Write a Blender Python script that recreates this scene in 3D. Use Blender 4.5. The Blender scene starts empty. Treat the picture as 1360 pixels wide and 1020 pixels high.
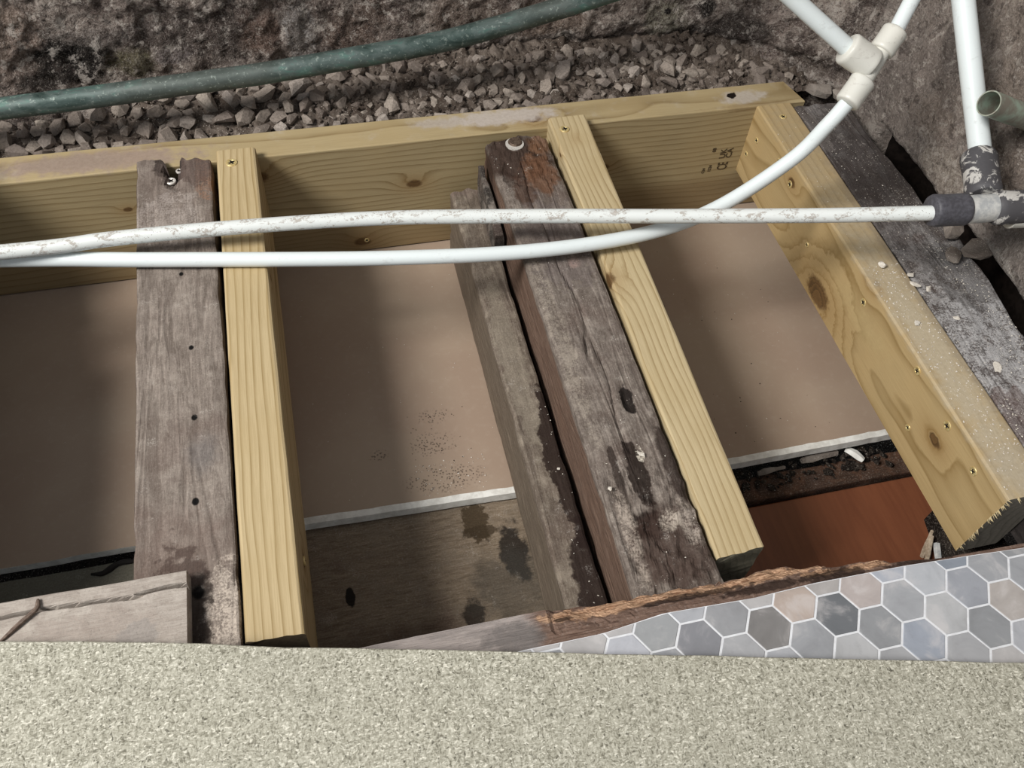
import bpy, bmesh, math, random
import numpy as np
from mathutils import Vector, Matrix, noise as mn

S = 0.001            # all lengths below are written in millimetres
SC = bpy.context.scene
COL = SC.collection

# ------------------------------------------------------------------ camera, light, exposure
cam_d = bpy.data.cameras.new('camera'); cam = bpy.data.objects.new('camera', cam_d); COL.objects.link(cam)
cam_d.sensor_fit = 'HORIZONTAL'; cam_d.sensor_width = 36; cam_d.lens = 30.17
cam_d.clip_start = 0.01; cam_d.clip_end = 50
cr = Vector((0.97247391, -0.22673392, 0.05372368)); cd_ = Vector((-0.1519682, -0.79192946, -0.59139952)); cf = Vector((0.17663569, 0.56695631, -0.80458708))
m = Matrix((cr, -cd_, -cf)).transposed().to_4x4()
m.translation = Vector((-570.954, -860.323, 677.768)) * S
cam.matrix_world = m
SC.camera = cam

world = bpy.data.worlds.new('world'); SC.world = world; world.use_nodes = True
bg = world.node_tree.nodes['Background']; bg.inputs[0].default_value = (0.80, 0.86, 0.92, 1); bg.inputs[1].default_value = 0.50

def area(name, loc, target, size, power, colour):
    d = bpy.data.lights.new(name, 'AREA'); d.shape = 'RECTANGLE'; d.size, d.size_y = size; d.energy = power; d.color = colour
    o = bpy.data.objects.new(name, d); COL.objects.link(o)
    o.location = loc; o.rotation_euler = (Vector(target) - Vector(loc)).to_track_quat('-Z', 'Y').to_euler()
    return o
area('window_light', (-2.76, -1.05, 2.65), (-0.4, -0.3, -0.1), (1.0, 1.0), 138, (1.0, 0.97, 0.93))

SC.view_settings.view_transform = 'Standard'; SC.view_settings.look = 'None'
SC.view_settings.exposure = 0.18; SC.view_settings.gamma = 1; SC.view_settings.use_curve_mapping = False

# ------------------------------------------------------------------ material helpers
def srgb(h):
    if isinstance(h, str):
        h = [int(h[i:i+2], 16) / 255 for i in (0, 2, 4)]
    return tuple((c / 12.92 if c <= 0.04045 else ((c + 0.055) / 1.055) ** 2.4) for c in h) + (1.0,)

class G:
    """small builder for node materials; positions are in millimetres"""
    def __init__(s, name, rough=0.8, spec=0.3):
        s.m = bpy.data.materials.new(name); s.m.use_nodes = True; s.t = s.m.node_tree; s.t.nodes.clear()
        s.out = s.t.nodes.new('ShaderNodeOutputMaterial'); s.b = s.t.nodes.new('ShaderNodeBsdfPrincipled')
        s.t.links.new(s.b.outputs[0], s.out.inputs[0])
        s.b.inputs['Roughness'].default_value = rough; s.b.inputs['Specular IOR Level'].default_value = spec
        s.geo = s.t.nodes.new('ShaderNodeNewGeometry')
        v = s.n('ShaderNodeVectorMath', operation='SCALE'); s.lk(s.geo.outputs['Position'], v.inputs[0]); v.inputs[3].default_value = 1000
        s.pos = v.outputs[0]
        sp = s.n('ShaderNodeSeparateXYZ'); s.lk(s.pos, sp.inputs[0]); s.x, s.y, s.z = sp.outputs
        sn = s.n('ShaderNodeSeparateXYZ'); s.lk(s.geo.outputs['True Normal'], sn.inputs[0]); s.nx, s.ny, s.nz = sn.outputs
    def n(s, t, **k):
        q = s.t.nodes.new(t)
        for a, b in k.items(): setattr(q, a, b)
        return q
    def lk(s, a, b): s.t.links.new(a, b)
    def put(s, v, sock):
        if isinstance(v, (int, float)): sock.default_value = v
        elif isinstance(v, (tuple, list)): sock.default_value = v
        elif isinstance(v, str): sock.default_value = srgb(v)
        else: s.lk(v, sock)
    def ma(s, op, a, b=0.0, c=0.0, clamp=False):
        q = s.n('ShaderNodeMath', operation=op, use_clamp=clamp)
        s.put(a, q.inputs[0]); s.put(b, q.inputs[1]); s.put(c, q.inputs[2]); return q.outputs[0]
    def mix(s, f, a, b):
        q = s.n('ShaderNodeMix', data_type='RGBA'); s.put(f, q.inputs[0]); s.put(a, q.inputs[6]); s.put(b, q.inputs[7]); return q.outputs[2]
    def mul(s, a, b, f=1.0):
        q = s.n('ShaderNodeMix', data_type='RGBA', blend_type='MULTIPLY'); s.put(f, q.inputs[0]); s.put(a, q.inputs[6]); s.put(b, q.inputs[7]); return q.outputs[2]
    def vec(s, sc, off=(0, 0, 0), src=None):
        q = s.n('ShaderNodeMapping'); s.lk(src or s.pos, q.inputs[0]); q.inputs['Scale'].default_value = sc; q.inputs['Location'].default_value = off
        return q.outputs[0]
    def noise(s, sc, detail=4, rough=0.55, off=(0, 0, 0), dist=0, src=None, col=False):
        if isinstance(sc, (int, float)): sc = (sc,) * 3
        q = s.n('ShaderNodeTexNoise'); s.lk(s.vec(sc, off, src), q.inputs['Vector']); q.inputs['Scale'].default_value = 1
        q.inputs['Detail'].default_value = detail; q.inputs['Roughness'].default_value = rough; q.inputs['Distortion'].default_value = dist
        return q.outputs[1 if col else 0]
    def voro(s, sc, off=(0, 0, 0), src=None, feature='F1', col=True, rnd=1):
        if isinstance(sc, (int, float)): sc = (sc,) * 3
        q = s.n('ShaderNodeTexVoronoi', feature=feature); s.lk(s.vec(sc, off, src), q.inputs['Vector']); q.inputs['Scale'].default_value = 1
        q.inputs['Randomness'].default_value = rnd
        return q.outputs['Color'] if col else q.outputs['Distance']
    def ramp(s, f, stops, interp='LINEAR'):
        q = s.n('ShaderNodeValToRGB'); r = q.color_ramp; r.interpolation = interp
        while len(r.elements) > 1: r.elements.remove(r.elements[-1])
        for i, (p, c) in enumerate(stops):
            e = r.elements[0] if i == 0 else r.elements.new(p)
            e.position = p; e.color = srgb(c) if isinstance(c, str) else (c, c, c, 1)
        s.put(f, q.inputs[0]); return q.outputs[0]
    def step(s, v, a, b):
        q = s.n('ShaderNodeMapRange', interpolation_type='SMOOTHSTEP'); s.put(v, q.inputs[0])
        q.inputs[1].default_value = a; q.inputs[2].default_value = b; return q.outputs[0]
    def blob(s, c, r, wob=0.45, nsc=0.08, soft=0.12, hole=False):
        """soft-edged irregular spot round c with radii r"""
        a = s.n('ShaderNodeVectorMath', operation='SUBTRACT'); s.lk(s.pos, a.inputs[0]); a.inputs[1].default_value = c
        b = s.n('ShaderNodeVectorMath', operation='DIVIDE'); s.lk(a.outputs[0], b.inputs[0]); b.inputs[1].default_value = r
        l = s.n('ShaderNodeVectorMath', operation='LENGTH'); s.lk(b.outputs[0], l.inputs[0])
        nn = s.noise(nsc, 4, 0.6, off=(c[0] * .13, c[1] * .17, 3))
        d = s.ma('ADD', l.outputs['Value'], s.ma('MULTIPLY', s.ma('SUBTRACT', nn, 0.5), wob * 4))
        return s.ma('SUBTRACT', 1.0, s.step(d, 1 - soft, 1 + soft))
    def col(s, c): s.put(c, s.b.inputs['Base Color'])
    def rough(s, v): s.put(v, s.b.inputs['Roughness'])
    def bump(s, h, dist=1.0, strength=1.0):
        q = s.n('ShaderNodeBump'); q.inputs['Strength'].default_value = strength; q.inputs['Distance'].default_value = dist * S
        s.put(h, q.inputs['Height']); s.lk(q.outputs[0], s.b.inputs['Normal']); return s.m
    def specks(s, c, size=2.2, amount=0.5, colour='e6e2da', seed=0, region=None, thr=0.20):
        """scattered crumbs of dust lying on a surface"""
        d = s.voro(1 / (size * 2.2), off=(seed, seed * 2.1, seed * .7), col=False)
        dens = s.noise(0.012, 3, 0.6, off=(seed * 3.3, 1, 5))
        k = s.ma('LESS_THAN', d, s.ma('MULTIPLY', s.step(dens, 1 - amount - 0.25, 1 - amount + 0.15), thr))
        if region is not None: k = s.ma('MULTIPLY', k, region)
        return s.mix(k, c, colour)

def fresh_wood(name, axis, pith, base='c9b183', late='a48a58', knots=(), dust=0.0, period=7.0, seed=0, tint=None, end='5d564c', stains=(), zdirt=None, low=None, wav=20):
    g = G(name, 0.62, 0.28)
    al, u, v = {'x': (g.x, g.y, g.z), 'y': (g.y, g.x, g.z)}[axis]
    ls = (0.0045, 0.02, 0.02) if axis == 'x' else (0.02, 0.0045, 0.02)
    nz = g.noise(ls, 2, 0.4, off=(seed, seed, 0)); nz2 = g.noise(ls, 2, 0.4, off=(seed + 9, 3, seed))
    uu = g.ma('ADD', u, g.ma('MULTIPLY', g.ma('SUBTRACT', nz, 0.5), wav)); vv = g.ma('ADD', v, g.ma('MULTIPLY', g.ma('SUBTRACT', nz2, 0.5), wav))
    du = g.ma('SUBTRACT', uu, pith[0]); dv = g.ma('SUBTRACT', vv, pith[1])
    r = g.ma('SQRT', g.ma('ADD', g.ma('MULTIPLY', du, du), g.ma('MULTIPLY', dv, dv)))
    kmask = 0.0; khalo = 0.0
    for (kx, ky, kz, kr) in knots:
        q = g.n('ShaderNodeVectorMath', operation='SUBTRACT'); g.lk(g.pos, q.inputs[0]); q.inputs[1].default_value = (kx, ky, kz)
        w = g.n('ShaderNodeVectorMath', operation='MULTIPLY'); g.lk(q.outputs[0], w.inputs[0]); w.inputs[1].default_value = (0.62, 1, 1) if axis == 'x' else (1, 0.62, 1)
        l = g.n('ShaderNodeVectorMath', operation='LENGTH'); g.lk(w.outputs[0], l.inputs[0])
        wob = g.ma('ADD', l.outputs['Value'], g.ma('MULTIPLY', g.ma('SUBTRACT', g.noise(0.15, 2), 0.5), kr * 0.5))
        e = g.ma('DIVIDE', wob, kr * 2.0)
        halo = g.ma('POWER', 2.718, g.ma('MULTIPLY', g.ma('MULTIPLY', e, e), -1.0))
        r = g.ma('ADD', r, g.ma('MULTIPLY', halo, kr * 1.8))
        khalo = g.ma('MAXIMUM', khalo, halo)
        kmask = g.ma('MAXIMUM', kmask, g.ma('SUBTRACT', 1.0, g.step(wob, kr * 0.55, kr * 0.95)))
    ring = g.ma('FRACT', g.ma('DIVIDE', r, period))
    band = g.ramp(ring, [(0, 0.0), (0.55, 0.08), (0.82, 0.6), (0.91, 1.0), (1.0, 0.0)])
    var = g.noise(0.02, 3, off=(seed, 0, 0)); fib = g.noise((0.02, 0.9, 0.9) if axis == 'x' else (0.9, 0.02, 0.9), 4, 0.6)
    c = g.mix(g.ma('MULTIPLY', band, g.ma('ADD', 0.5, g.ma('MULTIPLY', var, 0.8))), base, late)
    c = g.mix(g.ma('MULTIPLY', g.step(fib, 0.35, 0.75), 0.28), c, late)
    c = g.mix(g.ma('MULTIPLY', g.step(g.noise(0.011, 3, off=(4, seed, 2)), 0.42, 0.68), 0.35), c, tint or 'ab966e')
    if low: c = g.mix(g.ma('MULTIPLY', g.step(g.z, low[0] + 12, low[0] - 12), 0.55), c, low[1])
    if khalo != 0.0:
        c = g.mix(g.ma('MULTIPLY', khalo, 0.4), c, '8a6636')
        kr_ = g.ma('FRACT', g.ma('MULTIPLY', r, 0.45)); c = g.mix(kmask, c, g.mix(g.ma('MULTIPLY', kr_, 0.6), '6d5232', '3a2b1a'))
    for (cc, rr, colr, am) in stains:
        c = g.mix(g.ma('MULTIPLY', g.blob(cc, rr, 0.5, 0.07, 0.12 if am >= .95 else (0.75 if axis == 'y' else 0.4)), am), c, g.mix(g.noise(0.25, 5, .7), g.mul(colr, 'c6c0b8'), colr))
    # sawn end grain
    ef = g.step(g.ma('ABSOLUTE', g.nx if axis == 'x' else g.ny), 0.75, 0.9)
    if end:
        fib2 = g.ramp(g.noise(0.25, 4), [(0.3, 0.75), (0.7, 1.15)])
        er = g.mix(g.ma('MULTIPLY', band, 0.4), end, '453f37')
        c = g.mix(ef, c, g.mul(er, fib2, 0.8))
    if dust > 0:
        up = g.step(g.nz, 0.6, 0.9)
        dd = g.ma('MULTIPLY', g.step(g.noise(0.03, 5, 0.65, off=(seed, 7, 7)), 0.62 - 0.35 * dust, 0.95 - 0.3 * dust), up)
        c = g.mix(g.ma('MULTIPLY', dd, 0.85), c, 'b3a898')
        c = g.specks(c, 1.6, 0.15 + dust * 0.3, 'c9c2b5', seed + 1, up, 0.16)
        c = g.specks(c, 1.3, 0.2 + dust * 0.35, '5a5146', seed + 5, up, 0.13)
    g.col(c)
    g.bump(g.ma('ADD', g.ma('MULTIPLY', fib, 0.5), g.ma('MULTIPLY', band, -0.07)), 0.5, 0.6)
    return g.m

def old_wood(name, axis, a='86796f', b='5c5048', seed=0, stains=(), dust=0.3, rings=None, side=None, pale='9d9389', saw=0.1, top=None):
    g = G(name, 0.82, 0.2)
    st = lambda k, j: (k * 0.11, k, k) if axis == 'x' else (k, k * 0.11, k)
    big = g.noise(0.014, 4, 0.6, off=(seed, 2, 1)); fib = g.noise(st(0.42, 0), 6, 0.7, off=(seed, 0, 0), dist=1.1)
    fine = g.noise(0.5, 4, 0.7, off=(0, seed, 0)); mid = g.noise(0.06, 5, 0.65, off=(seed, 4, seed))
    c = g.mix(g.step(fib, 0.3, 0.7), b, a)
    c = g.mix(g.ma('MULTIPLY', g.step(mid, 0.45, 0.7), 0.55), c, pale)
    c = g.mix(g.ma('MULTIPLY', g.step(big, 0.5, 0.68), 0.4), c, '5d4c45')
    c = g.mix(g.ma('MULTIPLY', g.step(fine, 0.5, 0.75), 0.35), c, 'b7aca0')
    c = g.mix(g.ma('MULTIPLY', g.step(fine, 0.45, 0.25), 0.35), c, '3b312b')
    h = g.ma('ADD', g.ma('MULTIPLY', fib, 0.8), g.ma('ADD', g.ma('MULTIPLY', fine, 0.5), g.ma('MULTIPLY', mid, 1.2)))
    if rings:   # wavy weathered figure of old sawn timber
        w = g.ma('SINE', g.ma('MULTIPLY', g.ma('ADD', g.ma('MULTIPLY', g.noise(st(0.05, 0), 2, 0.4, off=(seed, 1, 1), dist=0.8), 26), g.ma('MULTIPLY', g.y, 0.02)), rings))
        c = g.mix(g.ma('MULTIPLY', g.step(w, 0.2, 0.95), 0.33), c, '4a3f38'); h = g.ma('ADD', h, g.ma('MULTIPLY', w, -0.5))
    if saw:
        alng = g.x if axis == 'x' else g.y
        sw = g.ma('SINE', g.ma('ADD', g.ma('MULTIPLY', alng, 0.75), g.ma('MULTIPLY', mid, 9)))
        h = g.ma('ADD', h, g.ma('MULTIPLY', sw, saw * 0.35)); pass
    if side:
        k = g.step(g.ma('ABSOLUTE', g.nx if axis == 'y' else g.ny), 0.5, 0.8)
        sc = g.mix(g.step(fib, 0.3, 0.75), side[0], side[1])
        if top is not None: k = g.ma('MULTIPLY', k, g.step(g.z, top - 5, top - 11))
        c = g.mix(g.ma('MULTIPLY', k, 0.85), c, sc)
    for s_ in stains:
        cc, rr, colr, am = s_[:4]
        bl = g.blob(cc, rr, *(s_[4:] or ()))
        if int(colr[:2], 16) > 0x90: bl = g.ma('MULTIPLY', bl, g.step(g.ma('ADD', g.ma('MULTIPLY', fine, .5), g.ma('MULTIPLY', mid, .5)), .40, .56))
        c = g.mix(g.ma('MULTIPLY', bl, am), c, g.mul(colr, g.ramp(fine, [(.3, .7), (.6, 1.0)])))
    if dust > 0:
        up = g.step(g.nz, 0.5, 0.8)
        c = g.specks(c, 1.3, dust * .7, 'c9c2b7', seed + 2, up, 0.15)
        c = g.specks(c, 3.4, dust * 0.7, 'bdb5aa', seed + 4, up, 0.09)
        cl = g.ma('MULTIPLY', g.ma('MULTIPLY', g.step(g.noise(0.05, 6, .75, off=(seed, 8, 8)), 0.56, 0.72), g.step(g.noise(0.7, 3, .7), .45, .6)), up)
        c = g.mix(g.ma('MULTIPLY', cl, 0.55 * min(1, dust * 2)), c, 'c8c1b8')
    g.col(c); g.bump(h, 0.9, 0.8)
    return g.m

def plain(name, colour, rough=0.5, metal=0.0, colour2=None, nsc=0.15, bump=0.0, spec=0.4):
    g = G(name, rough, spec); g.b.inputs['Metallic'].default_value = metal
    nn = g.noise(nsc, 4, 0.6)
    g.col(g.mix(g.step(nn, 0.35, 0.65), colour, colour2 or colour))
    if bump: g.bump(nn, bump, 0.7)
    return g.m

# ------------------------------------------------------------------ mesh helpers
def link(name, verts, faces, mat, parent=None, smooth=False, mats=None, fm=None, origin=None):
    vs = np.array(verts, float)
    o0 = Vector(origin) if origin is not None else Vector(((vs[:, 0].min() + vs[:, 0].max()) / 2, (vs[:, 1].min() + vs[:, 1].max()) / 2, vs[:, 2].min()))
    off = np.array(o0)
    me = bpy.data.meshes.new(name); me.from_pydata([tuple(p) for p in (vs - off) * S], [], faces); me.update()
    for k in ([mat] if mats is None else mats): me.materials.append(k)
    if fm is not None: me.polygons.foreach_set('material_index', fm)
    me.polygons.foreach_set('use_smooth', [smooth] * len(me.polygons))
    o = bpy.data.objects.new(name, me); COL.objects.link(o)
    o.location = o0 * S
    if parent is not None:
        o.parent = parent; o.location = (o0 * S) - parent.location if parent.parent is None else (o0 * S) - (parent.location + parent.parent.location)
    return o

def tag(o, label=None, cat=None, group=None, kind=None):
    if label: o['label'] = label
    if cat: o['category'] = cat
    if group: o['group'] = group
    if kind: o['kind'] = kind
    return o

def nz(p, sc, seed=0): return mn.noise(Vector((p[0] * sc + seed * 7.3, p[1] * sc + seed * 3.1, p[2] * sc)))
def fbm(p, sc, seed=0, o=4):
    a = 0; k = 1
    for i in range(o): a += k * nz(p, sc, seed + i); sc *= 2.1; k *= 0.5
    return a

def plank(name, axis, a0, a1, sec, mat, step=6.0, r=1.2, amp=0.0, nsc=0.02, edge=0.0, end0=None, end1=None, parent=None, seed=0, along=12.0, carve=None):
    """length of timber along axis; sec(t) -> (u0,u1,z0,z1); corners rounded by r; end0/end1(u,z) shift the end outline; carve(p) edits any vertex"""
    n = max(2, int(abs(a1 - a0) / along)); loops = []
    u0, u1, z0, z1 = sec(0)
    nu = max(2, int((u1 - u0) / step)); nw = max(2, int((z1 - z0) / step))
    for i in range(n + 1):
        t = i / n; a = a0 + (a1 - a0) * t; u0, u1, z0, z1 = sec(t); L = []
        def side(p, q, k):
            for j in range(k): f = j / k; L.append((p[0] + (q[0] - p[0]) * f, p[1] + (q[1] - p[1]) * f))
        side((u0 + r, z1), (u1 - r, z1), nu); side((u1 - r * .0 - r, z1), (u1 - r * .3, z1 - r * .3), 1); side((u1 - r * .3, z1 - r * .3), (u1, z1 - r), 1)
        side((u1, z1 - r), (u1, z0 + r), nw); side((u1, z0 + r), (u1 - r, z0), 1)
        side((u1 - r, z0), (u0 + r, z0), nu); side((u0 + r, z0), (u0, z0 + r), 1)
        side((u0, z0 + r), (u0, z1 - r), nw); side((u0, z1 - r), (u0 + r * .3, z1 - r * .3), 1); side((u0 + r * .3, z1 - r * .3), (u0 + r, z1), 1)
        loops.append([(a, u, z) for u, z in L])
    m_ = len(loops[0]); V = []
    for i, L in enumerate(loops):
        u0, u1, z0, z1 = sec(i / n); cu = (u0 + u1) / 2; cz = (z0 + z1) / 2
        for (a, u, z) in L:
            if i == 0 and end0: a += end0(u, z)
            if i == n and end1: a += end1(u, z)
            if i == 1 and end0: a += end0(u, z) * 0.8
            if i == n - 1 and end1: a += end1(u, z) * 0.8
            if amp or edge:
                q = (a * 0.6, u, z); du = fbm(q, nsc, seed); dz = fbm(q, nsc, seed + 11)
                eu = abs(u - cu) > (u1 - u0) / 2 - r * 1.1; ez = abs(z - cz) > (z1 - z0) / 2 - r * 1.1
                if eu: u += du * amp + (edge * min(0, nz((a, 0, u), 0.045, seed + 5)) * (1 if u > cu else -1) if z > cz else 0)
                if ez: z += dz * amp
            p = (u, a, z) if axis == 'y' else (a, u, z)
            if carve: p = carve(p)
            V.append(p)
    F = []
    for i in range(n):
        for j in range(m_):
            k = (j + 1) % m_; f = [i * m_ + j, i * m_ + k, (i + 1) * m_ + k, (i + 1) * m_ + j]
            F.append(f)
    F.append(list(range(m_))); F.append(list(range(n * m_, n * m_ + m_))[::-1])
    o = link(name, V, F, mat, parent)
    bm = bmesh.new(); bm.from_mesh(o.data)
    bmesh.ops.triangulate(bm, faces=[f for f in bm.faces if len(f.verts) > 4])
    bmesh.ops.recalc_face_normals(bm, faces=bm.faces); bm.to_mesh(o.data); bm.free()
    return o

def spline(P, k=8):
    P = [Vector(p) for p in P]; Q = [P[0] * 2 - P[1]] + P + [P[-1] * 2 - P[-2]]; out = []
    for i in range(1, len(Q) - 2):
        a, b, c, d = Q[i - 1:i + 3]
        for j in range(k):
            t = j / k
            out.append(0.5 * ((2 * b) + (c - a) * t + (2 * a - 5 * b + 4 * c - d) * t * t + (3 * b - a - 3 * c + d) * t ** 3))
    out.append(P[-1]); return out

def tube(name, P, r, mat, parent=None, k=8, seg=20, cap=True, hollow=0, wob=0, seed=0):
    """pipe along points P; r is a radius or a list of (fraction, radius)"""
    pts = spline(P, k) if k > 1 else [Vector(p) for p in P]
    n = len(pts); V = []; F = []
    up = Vector((0, 0, 1)); prev = None
    for i, p in enumerate(pts):
        d = (pts[min(i + 1, n - 1)] - pts[max(i - 1, 0)]).normalized()
        if prev is None: e1 = d.cross(up if abs(d.z) < .9 else Vector((1, 0, 0))).normalized()
        else: e1 = (prev - d * prev.dot(d)).normalized()
        prev = e1; e2 = d.cross(e1)
        t = i / (n - 1)
        if isinstance(r, (int, float)): rr = r
        else:
            rr = r[-1][1]
            for (ta, ra), (tb, rb) in zip(r, r[1:]):
                if ta <= t <= tb: rr = ra + (rb - ra) * ((t - ta) / max(1e-9, tb - ta)); break
        for j in range(seg):
            w = 2 * math.pi * j / seg; q = rr + (wob * fbm(p + (e1 * math.cos(w) + e2 * math.sin(w)) * rr, 0.05, seed, 3) if wob else 0)
            V.append(p + (e1 * math.cos(w) + e2 * math.sin(w)) * q)
    for i in range(n - 1):
        for j in range(seg):
            l = (j + 1) % seg; F.append([i * seg + j, i * seg + l, (i + 1) * seg + l, (i + 1) * seg + j])
    if hollow:
        b = len(V); d = (pts[1] - pts[0]).normalized()
        for dd in (0, 45):
            for j in range(seg): V.append(pts[0] + (V[j] - pts[0]) * ((r - hollow) / r) + d * dd)
        for j in range(seg):
            l = (j + 1) % seg; F.append([l, j, b + j, b + l]); F.append([b + l, b + j, b + seg + j, b + seg + l])
        F.append([b + seg + j for j in range(seg)]); F.append(list(range((n - 1) * seg, n * seg)))
    elif cap: F.append(list(range(seg))[::-1]); F.append(list(range((n - 1) * seg, n * seg)))
    o = link(name, V, F, mat, parent, smooth=True)
    bm = bmesh.new(); bm.from_mesh(o.data); bmesh.ops.recalc_face_normals(bm, faces=bm.faces)
    for e in bm.edges:
        if len(e.link_faces) == 2 and e.calc_face_angle(0) > 0.7: e.smooth = False
    bm.to_mesh(o.data); bm.free()
    return o

def fitting(name, a, b, r, mat, parent, seed=0, collar=1.0):
    """moulded socket: a short barrel from a to b with rounded lips"""
    a = Vector(a); b = Vector(b); P = [a + (b - a) * t for t in (0, .03, .08, .16, .3, .5, .7, .84, .92, .97, 1)]
    R = [.86, .95, 1.0, 1.0, .985, .98, .985, 1.0, 1.0, .95, .86]
    return tube(name, P, [(i / 10, r * R[i]) for i in range(11)], mat, parent, k=1, seg=28, wob=0.5, seed=seed)

rnd = random.Random(11)
def stone_mesh(name, seed, mat, flat=0.75, npts=20, smooth=False):
    rr = random.Random(seed); bm = bmesh.new()
    for i in range(npts):
        v = Vector((rr.gauss(0, 1), rr.gauss(0, 1), rr.gauss(0, 1))).normalized() * rr.uniform(.82, 1.0)
        bm.verts.new((v.x * 0.5, v.y * 0.5 * rr.uniform(.75, 1), v.z * 0.5 * flat))
    h = bmesh.ops.convex_hull(bm, input=bm.verts); bmesh.ops.delete(bm, geom=[g_ for g_ in h['geom_interior'] if isinstance(g_, bmesh.types.BMVert)], context='VERTS')
    me = bpy.data.meshes.new(name); bm.to_mesh(me); bm.free(); me.materials.append(mat)
    if smooth: me.polygons.foreach_set('use_smooth', [True] * len(me.polygons))
    return me

def scatter_stuff(name, spots, mat, seed=0, flat=0.6):
    """many tiny crumbs joined into one mesh; spots = (x,y,z,size)"""
    rr = random.Random(seed); V = []; F = []
    protos = [stone_mesh('crumb', 900 + seed * 10 + i, mat, flat, 8) for i in range(5)]
    data = [([v.co.copy() for v in p.vertices], [tuple(f.vertices) for f in p.polygons]) for p in protos]
    for (x, y, z, s_) in spots:
        vs, fs = rr.choice(data); rot = Matrix.Rotation(rr.uniform(0, 6.28), 3, 'Z') @ Matrix.Rotation(rr.uniform(-.5, .5), 3, 'X')
        b = len(V); sx = rr.uniform(.7, 1.5)
        for v in vs:
            q = rot @ Vector((v.x * sx, v.y, v.z)); V.append((x + q.x * s_, y + q.y * s_, z + q.z * s_))
        F += [tuple(b + i for i in f) for f in fs]
    return link(name, V, F, mat)

# ------------------------------------------------------------------ materials
def wall_mat(name, warm=0.0):
    g = G(name, 0.9, 0.15)
    big = g.noise(0.007, 4, 0.6, off=(3, 1, 2)); mid = g.noise(0.03, 6, 0.68, dist=0.4); fine = g.noise(0.22, 5, 0.7); grit = g.noise(0.55, 4, 0.75)
    c = g.ramp(mid, [(0.30, '302a27'), (0.42, '6b5f59'), (0.5, '8f8279'), (0.6, 'ada198'), (0.72, 'cfc6bc')])
    c = g.mix(g.ma('MULTIPLY', g.step(big, 0.45, 0.6), 0.35), c, '74635d')
    c = g.mix(g.ma('MULTIPLY', g.step(g.noise(0.011, 4, 0.6, off=(9, 9, 1)), 0.53, 0.62), 0.5), c, '3a3330')
    c = g.mix(g.ma('MULTIPLY', g.step(fine, 0.5, 0.66), 0.5), c, 'c2b8ad')
    c = g.mix(g.ma('MULTIPLY', g.step(fine, 0.47, 0.34), 0.75), c, '2a2421')
    # named patches of plaster, soot and moss seen on the masonry
    for cc, rr, colr, am in ([((-905, 155, 85), (42, 60, 44), 'b5a296', .85), ((-940, 155, 110), (60, 60, 40), 'a8978b', .7), ((-835, 155, 60), (48, 60, 30), '1d1a19', .92), ((-870, 155, 36), (40, 60, 12), '2a2523', .85), ((-800, 155, 85), (60, 60, 14), '8f8783', .5),
                              ((-775, 155, 46), (26, 60, 20), '6f6a4c', .75), ((-720, 155, 50), (26, 60, 9), '9a9293', .7), ((-690, 155, 70), (60, 60, 30), '4b3f3c', .7), ((-620, 155, 60), (26, 60, 30), '8c7468', .7), ((-572, 155, 60), (22, 60, 36), 'a5a2a0', .7),
                              ((-500, 155, 50), (40, 60, 40), '6b5347', .6), ((-360, 155, 60), (60, 60, 30), '857468', .5), ((-330, 150, 2), (70, 60, 9), '33291f', .7), ((-250, 155, 40), (60, 60, 22), '8d7868', .6),
                              ((-82, 155, 34), (26, 60, 22), 'a5a192', .95), ((-92, 155, 8), (14, 60, 14), 'a09c8e', .9), ((-78, 155, 45), (5, 60, 4), '201c1a', 1), ((-24, 155, 50), (13, 60, 13), '151211', .95), ((30, 140, 30), (50, 60, 22), '3d3533', .8),
                              ((0, 145, 0), (40, 60, 12), '6f6053', .7), ((100, 80, 10), (40, 60, 16), '5e5148', .6)] if not warm else
                             [((158, -133, 58), (60, 34, 22), 'b9a79a', .8), ((158, -190, 28), (60, 40, 22), 'cbbfb0', .85), ((158, -100, 145), (60, 24, 40), '5a504d', .7), ((158, -32, 60), (50, 40, 60), '5c524f', .6), ((158, -85, 95), (60, 30, 20), '8f817b', .5),
                              ((158, -205, 157), (60, 30, 30), 'a2907f', .6), ((158, -165, 200), (60, 40, 26), 'b09f90', .6), ((158, -268, 97), (60, 24, 30), '7c6655', .7), ((158, -320, 22), (60, 30, 26), '9a9490', .6), ((158, -345, 8), (60, 60, 6), 'd0cbc4', .7),
                              ((165, -440, 20), (60, 90, 40), '7d7876', .7)]):
        c = g.mix(g.ma('MULTIPLY', g.blob(cc, rr, 0.5, 0.035, 0.3), am), c, g.mix(g.step(fine, 0.35, 0.7), g.mul(colr, 'a09890'), colr))
    c = g.mix(g.ma('MULTIPLY', g.step(grit, 0.52, 0.68), 0.5), c, 'd3cac0'); c = g.mix(g.ma('MULTIPLY', g.step(grit, 0.47, 0.32), 0.6), c, '332c29')
    if warm: c = g.mix(0.34, c, 'baafa6')
    c = g.mix(g.ma('MULTIPLY', g.step(g.noise(.05, 6, .72, off=(5, 5, 5)), .53, .62), .6), c, '4a403c'); c = g.mix(g.ma('MULTIPLY', g.step(g.noise(.075, 6, .72, off=(1, 7, 2)), .54, .62), .6), c, 'd5cbc1')
    c = g.specks(c, 1.5, 0.3, 'd0c9bf', 3, None, 0.13)
    g.col(c)
    g.rough(g.ma('SUBTRACT', 0.95, g.ma('MULTIPLY', g.step(big, 0.45, 0.6), 0.3)))
    h = g.ma('ADD', g.ma('MULTIPLY', mid, 3.0), g.ma('ADD', g.ma('MULTIPLY', fine, 2.2), g.ma('MULTIPLY', grit, 0.9)))
    g.bump(h, 3.6, 1.0); return g.m
M_wall = wall_mat('old stone masonry'); M_wall_r = wall_mat('rendered stone masonry', 1.0)

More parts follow.
